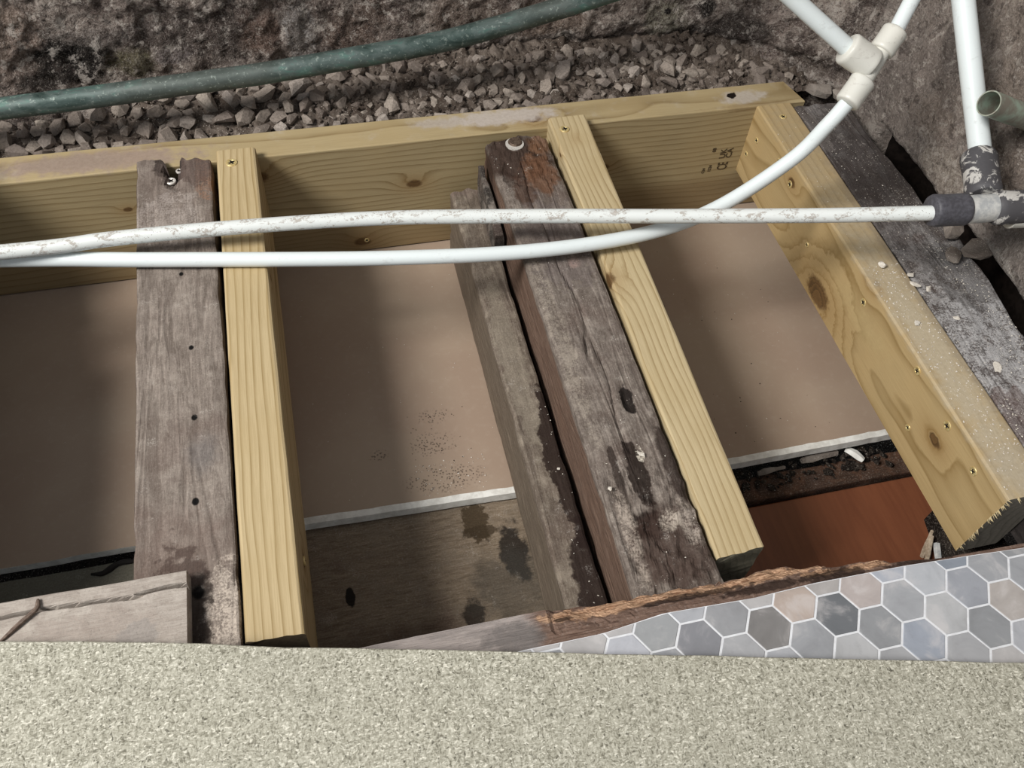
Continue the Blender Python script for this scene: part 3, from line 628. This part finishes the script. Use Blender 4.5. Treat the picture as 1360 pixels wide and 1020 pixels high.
def j4_carve(p):
    x, y, z = p
    if z > -60:
        if y > -120: z -= 5 * abs(fbm((x, y, 0), .05, 4, 3)) * min(1, (y + 120) / 30) + (6 if y > -14 else 0) * abs(nz((x, y, 0), .1, 2))
        if y < -470: z -= 7 * abs(fbm((x, y, 0), .04, 9, 3)) * min(1, (-470 - y) / 60)
        z -= 5 * math.exp(-((x + 316) / 4.5) ** 2 - ((y + 424) / 14) ** 2) + 7 * math.exp(-((x + 336) / 3) ** 2 - ((y + 350 - (x + 336) * 3) / 9) ** 2)
        c_ = -333 + 5 * math.sin(y * .013) + 2 * math.sin(y * .06)
        if -480 < y < -60: z -= 2.6 * math.exp(-((x - c_) / 1.8) ** 2)
    return (x, y, z)
oj4 = plank('old_joist', 'y', -900, -14, lambda t: (-371, -290 - 3 * t, -174, 0 + 2 * t), M_oj4, r=4, amp=1.0, nsc=.03, edge=2, step=2.2, along=5, seed=12, carve=j4_carve,
            end1=lambda u, z: 9 * nz((u, z, 0), .09, 2) - 0.05 * abs(u + 330) ** 1.3)
tag(oj4, 'broad old joist with decayed red-brown end and black gouges, middle right', 'timber')
oj5 = plank('old_joist', 'y', -900, -4, lambda t: (-1150, -1070, -174, 3), M_oj1, r=3, amp=1.2, nsc=.03, edge=5, step=6, along=12, seed=23)  # unseen joist added to help throw shade into the left bay
tag(oj5, 'old joist just beyond the left end of the photographed opening', 'timber')
for k in range(5):  # out-of-view boards added to help shade the left bay
    fb = plank('floorboard', 'x', -1500, -990 + rnd.uniform(-3, 3), (lambda k: lambda t: (-620 + 118 * k, -505 + 118 * k, 4, 21.5))(k), M_plk, r=2, amp=.6, along=30, step=12, seed=40 + k)
    tag(fb, ['old floorboard left of the opening, nearest the chipboard', 'second old floorboard from the chipboard, left of the opening', 'middle old floorboard left of the opening', 'fourth old floorboard from the chipboard, left of the opening', 'old floorboard left of the opening, nearest the stone wall'][k], 'floorboard')
ls = plank('loose_timber', 'y', -490, -190, lambda t: (-1075, -988, 21.6, 80), M_oj1, r=3, amp=1, along=20); tag(ls, 'thick loose old timber lying on the floorboards left of the opening', 'timber')  # unseen timbers, added and sized to cast the left bay's shadow
ls = plank('loose_timber', 'y', -74, -4, lambda t: (-1075, -988, 21.6, 80), M_oj1, r=3, amp=1, along=20); tag(ls, 'short loose timber block left of the opening beside the stone wall', 'timber')
# crack fillers / thin dark sliver beside decayed joist end
sl = plank('timber_offcut', 'y', -150, -34, lambda t: (-386 + 3 * t, -375.5, -67, -28 + 8 * t), old_wood('dark offcut wood', 'y', '4a4540', '2c2825', 51, (), .1), r=1.5, amp=1, nsc=.06, edge=3, step=3, along=6, seed=2)
tag(sl, 'dark split offcut wedged between ledger and the broad joist end', 'timber')

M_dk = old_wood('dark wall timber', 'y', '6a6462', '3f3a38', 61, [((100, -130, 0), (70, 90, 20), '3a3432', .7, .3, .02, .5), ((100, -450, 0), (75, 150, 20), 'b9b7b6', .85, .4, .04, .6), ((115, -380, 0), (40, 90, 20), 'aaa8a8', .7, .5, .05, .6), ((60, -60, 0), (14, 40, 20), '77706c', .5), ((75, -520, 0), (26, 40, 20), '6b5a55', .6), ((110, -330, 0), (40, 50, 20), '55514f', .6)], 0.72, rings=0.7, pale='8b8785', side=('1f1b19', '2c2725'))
def dk_end(u, z): return 6 * nz((u, z, 0), .06, 1)
def dk_sec(t):
    y = -900 + 897 * t
    return (52.5, float(np.interp(y, [-900, -600, -408, -343, -271, -225, -180, -83, -3], [146, 139, 137, 142, 146, 132, 133, 128, 132])), -90, -4)
dkt = plank('wall_side_timber', 'y', -900, -3, dk_sec, M_dk, r=3, amp=2, nsc=.025, edge=3, step=4, along=6, seed=14, end1=dk_end)
tag(dkt, 'dark dusty old timber between trimmer and right wall', 'timber')

# ------------------------------------------------------------------ screws, stamp
def screw(parent, loc, normal, r, mat, rot=0.3, name='screw'):
    """countersunk head with a cross recess, set in the timber face"""
    V = []; F = []; seg = 20
    for k, (rr, h) in enumerate([(1.0, -1.5), (1.0, 0.25), (.93, .55), (.62, .6), (.5, .1), (0.0, 0.0)]):
        for j in range(seg): w = 2 * math.pi * j / seg; V.append(Vector((r * rr * math.cos(w), r * rr * math.sin(w), h)))
    for k in range(5):
        for j in range(seg): l = (j + 1) % seg; F.append((k * seg + j, k * seg + l, (k + 1) * seg + l, (k + 1) * seg + j))
    fm = [0] * len(F)
    for q in (0, 1):     # the dark slots
        b = len(V); L_ = r * .55; w_ = r * .14; z_ = .68
        c = [(-L_, -w_), (L_, -w_), (L_, w_), (-L_, w_)]
        for (x, y) in c:
            if q: x, y = -y, x
            V.append(Vector((x, y, z_)))
        F.append((b, b + 1, b + 2, b + 3)); fm.append(1)
    Rm = Vector(normal).to_track_quat('Z', 'Y').to_matrix() @ Matrix.Rotation(rot, 3, 'Z')
    W = [Rm @ v + Vector(loc) for v in V]
    return link(name, W, F, mat, parent, mats=[mat, M_black], fm=fm)
for (y, z, r_) in [(-25, -36, 3.6), (-12, -69, 3.6), (-87, -21, 3.6), (-328, -26, 4.4), (-438, -11, 4.2), (-470, -71, 3.4), (-504, -17, 4.8), (-556, -20, 4.2), (-202, -58, 3.0), (-126, -26, 4.4)]:
    screw(trm, (-0.1, y, z), (-1, 0, 0), r_ * 1.15, M_brass, rnd.uniform(0, 1.5))
screw(trm, (25.6, -27, .1), (0, 0, 1), 4.8, M_brass, .4)
screw(j2, (-678 + 6, -22, 13.9), (0, 0, 1), 6.6, M_brass, .5); screw(j4, (-271.6, -22, 12.6), (0, 0, 1), 6.0, M_brass, .2)
screw(oj1, (-742, -30, 3.2), (0, 0, 1), 5.6, M_silver, .8); screw(oj1, (-733, -14, 3.4), (0, 0, 1), 3.6, M_silver, .1)
screw(led, (-527, -.1, -155), (0, -1, 0), 3.4, M_brass, .6)
bolt = tube('bolt', [(-334.7, -24, -8), (-334.7, -24, 2.2), (-334.7, -24, 4.2)], [(0, 9), (.8, 9), (1, 7.4)], M_rust, oj4, k=1, seg=18); tube('washer', [(-336, -27, 0.4), (-336, -27, 2.2)], 11.5, M_silver, bolt, k=1, seg=22)
screw(j2, (-640.0, -506, -48), (1, 0, 0), 4.5, M_brass, .5)

def stamp(txt, x, z, size, rot, sq=1.0):
    cu = bpy.data.curves.new('stamp_text', 'FONT'); cu.body = txt; cu.size = size * S; cu.extrude = 0.00008; cu.offset = 0.00025; cu.align_x = 'CENTER'; cu.align_y = 'CENTER'; cu.resolution_u = 3
    o = bpy.data.objects.new('stamp_text', cu); COL.objects.link(o)
    o.matrix_world = Matrix.Translation(Vector((x, -0.35, z)) * S) @ Matrix.Rotation(math.pi / 2, 4, 'X') @ Matrix.Rotation(rot, 4, 'Z') @ Matrix.Diagonal((sq, 1, 1, 1))
    bpy.context.view_layer.update()
    me = bpy.data.meshes.new_from_object(o.evaluated_get(bpy.context.evaluated_depsgraph_get())); mw = o.matrix_world.copy(); bpy.data.objects.remove(o)
    me.transform(mw); me.transform(Matrix.Translation(-led.location)); me.materials.clear(); me.materials.append(M_ink)
    q = bpy.data.objects.new('stamp_text', me); COL.objects.link(q); q.parent = led; return q
stamp('CE', -23, -96, 21, math.pi / 2, .55); stamp('UK', -28, -74, 12, math.pi / 2); stamp('CA', -18.5, -74, 12, math.pi / 2)
stamp('08', -43, -66, 7, math.pi / 2); stamp('1224', -42, -98, 6, math.pi / 2); stamp('C24', -51, -101, 5.5, math.pi / 2)

# ------------------------------------------------------------------ floor edge in front: plank, broken board, vinyl tiles, chipboard
def plk_carve(p):
    x, y, z = p
    if z > 8:
        c_ = np.interp(x, [-1400, -864, -836, -804, -765, -745, -726], [-541, -540, -539, -540.5, -543, -539, -541]) + 1.2 * nz((x, 0, 0), .08)
        z -= 13 * math.exp(-((y - c_) / 1.0) ** 2) * (1 if x < -745 else 1.2)
    return (x, y, z)
plk = plank('floor_plank', 'x', -1400, -726.5, lambda t: (-640, -523 - 5 * t, 3, 20), M_plk, r=1.5, amp=.5, nsc=.03, step=0.8, along=8, seed=4, carve=plk_carve)
tag(plk, 'pale cracked floor plank lying across the left old joist', 'plank')
sp_ = tube('bark_splinter', [(-862, -560, 21.2), (-850, -550, 22.5), (-840, -542, 23), (-837, -538, 22.5), (-837, -531, 22)], [(0, 1), (.3, 2.0), (.7, 1.8), (1, .7)], plain('dark splinter', '5d4e45', .8, colour2='7a6a5e', nsc=.3, bump=.5), k=4, seg=8, wob=.6)
tag(sp_, 'dark bent splinter lying on the pale cracked floor plank', 'splinter')

BE = [(-700, -620), (-598, -620), (-466, -620), (-429, -620.5), (-372, -624), (-300, -624.5), (-265, -621.5), (-207, -630), (-140, -638), (-115, -645), (-60, -647), (152, -652)]
VE = [(-520, -650), (-473, -648.5), (-412, -648.7), (-359, -643), (-282, -646), (-227, -644.3), (-144, -645.8), (-81, -649), (-32, -652), (152, -658)]
def ip(T_, x): return float(np.interp(x, [a for a, b in T_], [b for a, b in T_]))
def broken_mat():
    g = G('broken floorboard', 0.8, 0.2)
    fib = g.noise((0.05, 0.8, 0.8), 5, 0.65, dist=.7); mid = g.noise((0.02, 0.1, 0.1), 4, .6); gg = g.noise(0.3, 4, .7)
    grey = g.mix(g.step(mid, .35, .65), '8d8581', 'a69c97'); red = g.mix(g.step(fib, .3, .7), '5a463c', '836c5f'); 
    torn = g.mix(g.step(fib, .35, .6), '7a5942', 'c4a184')
    lf = g.step(g.ma('ADD', g.x, g.ma('MULTIPLY', mid, 30)), -455, -440)
    c = g.mix(lf, grey, red); c = g.mix(g.ma('MULTIPLY', g.step(gg, .5, .75), .3), c, 'b8aaa0')
    for cc, rr in (((-285, -628, 18), (85, 6.5, 9)), ((-405, -627, 18), (50, 7, 9)), ((-215, -636, 18), (20, 3.5, 9)), ((-170, -637, 18), (26, 4, 9)), ((-350, -627, 16), (45, 5, 9))):
        c = g.mix(g.blob(cc, rr, .4, .1, .15), c, torn)
    for cc, rr in (((-205, -640, 18), (26, 6, 9)), ((-260, -639, 18), (40, 4, 9)), ((-120, -643, 18), (30, 4, 9)), ((-330, -633, 18), (50, 3, 9)), ((-440, -630, 18), (8, 2, 9))):
        c = g.mix(g.ma('MULTIPLY', g.blob(cc, rr, .5, .1, .2), .8), c, '241813')
    c = g.mix(g.ma('MULTIPLY', g.blob((-480, -640, 20), (26, 12, 9), .6, .06, .4), .6), c, '5c5856')
    g.col(c); return g.bump(g.ma('ADD', fib, mid), 1.6, .9)
M_broken = broken_mat()
V = []; F = []; xs = np.arange(-700, 153, 3.0); ds = [0, 1, 2.5, 4, 6, 8, 10, 12, 15, 18, 22, 28, 60, 150]
for x in xs:
    be = ip(BE, x); torn = 1 if x > -448 else 0; fade = max(0, min(1, (-110 - x) / 40)) * torn
    be += torn * fade * (2.6 * fbm((x, 0, 0), .045, 3, 4) + 1.0 * nz((x, 0, 0), .3, 4)) + (.4 * nz((x, 0, 0), .1))
    for d in ds:
        y = be - d; z = 19.6
        if fade:
            z -= fade * max(0, (13 + 5 * nz((x, 0, 0), .03, 7) - d)) * .75 * (0.7 + .6 * nz((x * .5, y * 3, 0), .12, 2)) + fade * (1.6 * fbm((x * .25, y, 0), .3, 5, 3) if d < 22 else 0)
        if x > -450 and x < -446 and d < 22: z -= 2
        V.append((x, y, z))
    V.append((x, be - 150, 3)); V.append((x, be + .3, 3))
m_ = len(ds) + 2
for i in range(len(xs) - 1):
    for j in range(m_): k = (j + 1) % m_; F.append((i * m_ + j, i * m_ + k, (i + 1) * m_ + k, (i + 1) * m_ + j))
F.append(tuple(range(m_))[::-1]); F.append(tuple(range((len(xs) - 1) * m_, len(xs) * m_)))
bb = link('broken_floorboard', V, F, M_broken, smooth=False)
bm = bmesh.new(); bm.from_mesh(bb.data); bmesh.ops.recalc_face_normals(bm, faces=bm.faces); bm.to_mesh(bb.data); bm.free()
tag(bb, 'old floorboard with torn orange-brown back edge under the hexagon vinyl', 'floorboard')

def vinyl_mat():
    g = G('hexagon vinyl print', 0.4, 0.4); oi = g.n('ShaderNodeObjectInfo')
    f = g.noise(0.035, 5, .6, dist=.6); h = g.noise(0.12, 5, .65)
    c = g.mul(oi.outputs['Color'], g.ramp(f, [(0.3, 0.80), (0.5, 0.95), (0.7, 1.0)]))
    c = g.mix(g.ma('MULTIPLY', g.step(f, .52, .7), .4), c, 'cbc7c6'); c = g.mix(g.ma('MULTIPLY', g.step(h, .55, .75), .22), c, '7e7d80')
    c = g.specks(c, 1.0, .3, '4d4d52', 1, None, .12); g.col(c); return g.bump(h, .15, .4)
M_tile = vinyl_mat(); M_grout = plain('white vinyl joint print', 'dddfe2', .5, colour2='d2d3d6')
ve = [(x, ip(VE, x)) for x in np.arange(-520, 153, 8.0)]
base = prism('vinyl_flooring', ve + [(152, -870), (-520, -870)], 19.8, 20.7, M_grout)
tag(base, 'grey marbled hexagon pattern vinyl flooring at lower right', 'vinyl')
def clip_poly(P, f):
    out = []
    for a, b in zip(P, P[1:] + P[:1]):
        fa, fb = f(a), f(b)
        if fa <= 0: out.append(a)
        if fa * fb < 0: t = fa / (fa - fb); out.append((a[0] + (b[0] - a[0]) * t, a[1] + (b[1] - a[1]) * t))
    return out
TC = {(0, 0): '7f7d7c', (2, 0): '6d7074', (1, 0): 'b1a39a', (1, 1): 'bdaba2', (3, 1): 'a8a9ab', (5, 1): '858789', (-2, 0): '85868b', (-1, 1): 'b4adb0', (-1, 0): '97989b', (-4, 0): 'b7b9c0', (3, 0): 'b2a9a6', (4, 0): 'a1a3a7', (6, 0): '9b9ea5', (5, 0): 'b2b5ba', (-3, 0): '9a9c9e', (-3, 1): 'a3a7ab', (4, 1): 'a6abb5', (2, 1): 'a8a4a2', (4,-1):'9aa0ab', (6,1):'8a919b'}
R_ = 18.85
for i in range(-9, 15):
    for j in range(-5, 3):
        cx = -279.1 + 29.85 * i; cy = -672.3 + 34.4 * j + (17.2 if i % 2 else 0) - 0.012 * (cx + 279)
        P = [(cx + R_ * math.cos(math.pi / 3 * k), cy + R_ * math.sin(math.pi / 3 * k)) for k in range(6)]
        P = clip_poly(P, lambda p: p[1] - (ip(VE, p[0]) - .6)); P = clip_poly(P, lambda p: -520 - p[0]); P = clip_poly(P, lambda p: p[0] - 151)
        if len(P) < 3 or cy < -672 - 175: continue
        ar = abs(sum(a[0] * b[1] - b[0] * a[1] for a, b in zip(P, P[1:] + P[:1]))) / 2
        if ar < 12: continue
        o = prism('tile', P, 20.6, 21.3, M_tile, base, bev=0.35 if ar > 300 else 0)
        h_ = TC.get((i, j), None) or rnd.choice(['a6a7aa', '9b9da1', 'b3b4b6', 'aca6a2', '909295', 'a9abb0', 'b2b0b0'])
        o.color = srgb(h_)

th = -0.2331
def cedge(x): return -567 + (x + 853.6) * (-744.9 + 567) / (-103.1 + 853.6)
ce = []
for x in np.arange(-1600, 420, 12.0): ce.append((x, cedge(x) + .7 * nz((x, 0, 0), .03, 5) + (1.5 if x < -650 else 0) * nz((x, 0, 0), .01, 6)))
chip = prism('chipboard_sheet', ce + [(420, -1700), (-1600, -1700)], 22, 40, M_chip, bev=0.8)
tag(chip, 'large chipboard sheet laid across the near edge of the opening', 'chipboard')

# ------------------------------------------------------------------ pipes
GP = [(-1300, 82, 34), (-984.3, 82.0, 39.8), (-920.4, 82.0, 40.6), (-825.4, 82.0, 44.4), (-727.2, 82.0, 50.3), (-631.0, 82.0, 55.8), (-541.1, 82.0, 64.3), (-467.9, 82.0, 71.6), (-393.8, 82.0, 80.9), (-300.5, 82.0, 100.8), (-216.9, 82.0, 121.4), (-115.4, 84.0, 150), (0, 110, 190)]
tag(tube('copper_pipe', GP, 12.6, M_copper, k=6, seg=24, wob=.3), 'long green-tarnished copper pipe crossing in front of the stone wall', 'pipe')
STR = [(-1300, -150, 52), (-897.6, -152.6, 37.0), (-790.4, -151.9, 37.0), (-678.3, -156.8, 38.0), (-523.1, -170.8, 40.0), (-366.1, -202.1, 47.0), (-213.3, -244.9, 62.0), (-71.0, -294.7, 86.0), (26, -329.8, 106.0)]
wp = tube('water_pipe', STR, 7.7, M_pipe_s, k=8, seg=20); tag(wp, 'nearly straight white pipe spattered with dirt, ending in a dark coupling', 'pipe')
f1 = fitting('coupling', (20, -325.6, 105.8), (58.7, -330.0, 105.9), 16.5, M_dark, wp, 1)
f2 = tube('coupling_body', [(52, -329.6, 105.8), (72, -331.5, 105.8), (96, -333.2, 105.8)], 14.2, M_metal, wp, k=3, seg=24, wob=.8)
f3 = fitting('coupling', (88, -332.8, 105.7), (165, -345.4, 108.5), 17.5, M_greyfit, wp, 2)
tube('water_pipe_tail', [(110, -336, 98), (165, -345, 100)], 15.5, M_fit, wp, k=1)
vp = tube('upright_pipe', [(103, -272, 118.5), (104.5, -271.0, 119), (99, -205, 180), (94.7, -151.4, 229.7), (92, -100, 277)], 11.3, M_pipe, k=6, seg=24); tag(vp, 'thick white pipe rising against the right wall from a grey socket', 'pipe')
fitting('socket', (86, -318, 108), (103, -268.0, 119.5), 18, M_greyfit, vp, 3)
CUR = [(-1300, -100, 31), (-906.2, -142.7, 18.0), (-758.6, -169.0, 18.0), (-529.8, -207.5, 18.0), (-370.4, -227.5, 20.0), (-244.0, -230.3, 26.0), (-157.2, -222.6, 44.0), (-78.9, -213.1, 92.2), (-51.0, -213.1, 135.6), (-36.4, -209.8, 157.3)]
cp = tube('curved_pipe', CUR, 7.9, M_pipe, k=8, seg=20); tag(cp, 'clean white pipe curving up to a white tee above the trimmer', 'pipe')
T_ = [(-37.6, -211.2, 157.5), (-19.6, -198.1, 174.2), (1.9, -180.4, 195.1), (17.2, -169.6, 209.8), (34.6, -152.3, 230.8), (56.7, -130.9, 260.6)]
tee = tube('tee_body', T_[1:3], 9.6, M_fit, cp, k=1, seg=24)
fitting('socket', T_[0], tuple(a + (b - a) * 1.05 for a, b in zip(T_[0], T_[1])), 13.2, M_fit, cp, 5)
fitting('socket', tuple(a + (b - a) * -.08 for a, b in zip(T_[2], T_[3])), T_[3], 13.2, M_fit, cp, 6)
tube('tee_outlet_pipe', [T_[3], T_[4], T_[5]], 7.9, M_pipe, cp, k=4)
fitting('socket', (-10, -189.5, 184.5), (-37, -175, 199), 16.5, M_fit, cp, 7)
tube('branch_pipe', [(-33, -177, 196.5), (-96.7, -149.1, 239.1), (-152.1, -130.2, 277.5)], 8.9, M_pipe, cp, k=4)
tag(tube('cut_copper_pipe', [(86.7, -259.6, 179.1), (120, -255.5, 164), (156.5, -251.3, 148), (251, -242.4, 106.7)], 12.6, M_cut, k=1, seg=28, hollow=1.2), 'open cut end of tarnished copper pipe sticking out of right wall', 'pipe')

# ------------------------------------------------------------------ mortar lumps, chips and crumbs
def lump(loc, size, seed, mat, label, group=None, name='mortar_lump', cat='rubble', flat=.6, n_=26):
    me = stone_mesh(name, seed, mat, flat, n_); o = bpy.data.objects.new(name, me); COL.objects.link(o)
    o.location = Vector(loc) * S; o.scale = [q * S for q in size]; o.rotation_euler = (0, 0, seed * 1.3); return tag(o, label, cat, group)
lump((138, -262, 4), (46, 34, 30), 3, M_mortar, 'largest grey mortar lump on dark timber just behind the white pipe coupling')
lump((152, -298, 2), (50, 40, 26), 5, M_mortar, 'flat mortar lump beside the black gap under the coupling')
lump((118, -300, 1), (30, 26, 18), 8, M_mortar, 'rounded mortar lump on dark timber left of the black gap')
lump((24, -300 - 2, 4), (11, 10, 10), 21, M_chipw, 'round pale stone chip on trimmer top, furthest back of its chips', name='plaster_chip', cat='chip')
lump((112, 36, -12), (44, 36, 34), 31, M_mortar, 'grey mortar lump filling the corner behind the end of the pine ledger')
lump((138, 14, -8), (40, 34, 36), 33, M_mortar, 'mortar lump at back end of dark timber against right wall')
P_ = {}
for (x, y, z, s_, lb_) in [(52, -318, -1, 10, 'white plaster chip on the seam of trimmer and dark timber, furthest back'), (49, -334, 1, 12, 'flat white plaster smear chip by trimmer edge'), (66, -340, -3, 12, 'white elongated chip on dark timber beside trimmer'),
        (22, -387, 1.5, 8, 'small white chip midway along trimmer top'), (128, -236, 0, 11, 'white chip at broken corner of dark timber behind coupling'), (80, -455, -3, 15, 'long grey-white chip on dusty part of dark timber'), (74, -385, -3, 8, 'small white chip in middle of dark timber'),
        (-323, -486, 2.5, 9, 'white curled flake on the broad old joist'), (-386, -448, -66, 4.5, 'tiny white crumb on dark wet strip of lower joist'), (-362, -515, 2, 5, 'small pale crumb at left edge of broad joist')]:
    lump((x, y, z), (s_ * 1.3, s_, s_ * .5), int(abs(x * 7 + y)) % 97, M_chipw, lb_, None, 'plaster_chip', 'chip', .5, 12)
def sprinkle(n, fx, fy, z, smin, smax):
    return [(fx(), fy(), z + .2, rnd.uniform(smin, smax)) for _ in range(n)]
U = rnd.uniform
tag(scatter_stuff('plaster_crumbs', sprinkle(420, lambda: U(3, 46), lambda: -300 - 290 * U(0, 1) ** 1.2, 0, .8, 2.6) + sprinkle(30, lambda: U(3, 46), lambda: U(-300, -20), 0, .7, 1.8), M_chipw, 11), 'scattered plaster crumbs on the trimmer joist top', 'crumbs', kind='stuff')
tag(scatter_stuff('plaster_crumbs', sprinkle(1000, lambda: U(54, 134), lambda: -270 - 340 * U(0, 1) ** .8, -4.3, .6, 2.6) + sprinkle(60, lambda: U(56, 130), lambda: U(-280, -10), -4, .7, 2.2), M_chipw, 12), 'white plaster crumbs strewn over the dark wall side timber', 'crumbs', kind='stuff')
tag(scatter_stuff('plaster_crumbs', sprinkle(60, lambda: U(-520, -440), lambda: U(-395, -350), -174.9, .9, 2.2) + sprinkle(50, lambda: U(-640, -420), lambda: U(-390, -60), -175, .8, 1.8) + sprinkle(55, lambda: U(-230, -10), lambda: U(-400, -100), -175, .8, 2), M_chipw, 13), 'pale crumbs on the plasterboard sheet between joists', 'crumbs', kind='stuff')
tag(scatter_stuff('dark_crumbs', sprinkle(45, lambda: U(-520, -450), lambda: U(-385, -280), -174.9, .9, 2.2) + sprinkle(34, lambda: U(-230, -10), lambda: U(-400, -60), -175, 1, 2.6), M_soil, 14), 'dark grit crumbs on the plasterboard sheet', 'crumbs', kind='stuff')
tag(scatter_stuff('plaster_crumbs', sprinkle(70, lambda: U(-368, -295), lambda: U(-600, -160), 1, .7, 1.8) + sprinkle(30, lambda: U(-395, -376), lambda: U(-600, -340), -67.5, .8, 2) + sprinkle(70, lambda: rnd.gauss(-332, 11), lambda: rnd.gauss(-52, 14), -1, 1, 3.4), M_chipw, 15), 'fine pale crumbs on the broad and the lower old joist', 'crumbs', kind='stuff')
tag(scatter_stuff('wood_shavings', sprinkle(24, lambda: U(-760, -700), lambda: U(-570, -60), 1.5, .8, 2), M_lath, 16), 'small pale crumbs on the far left grey joist', 'crumbs', kind='stuff')
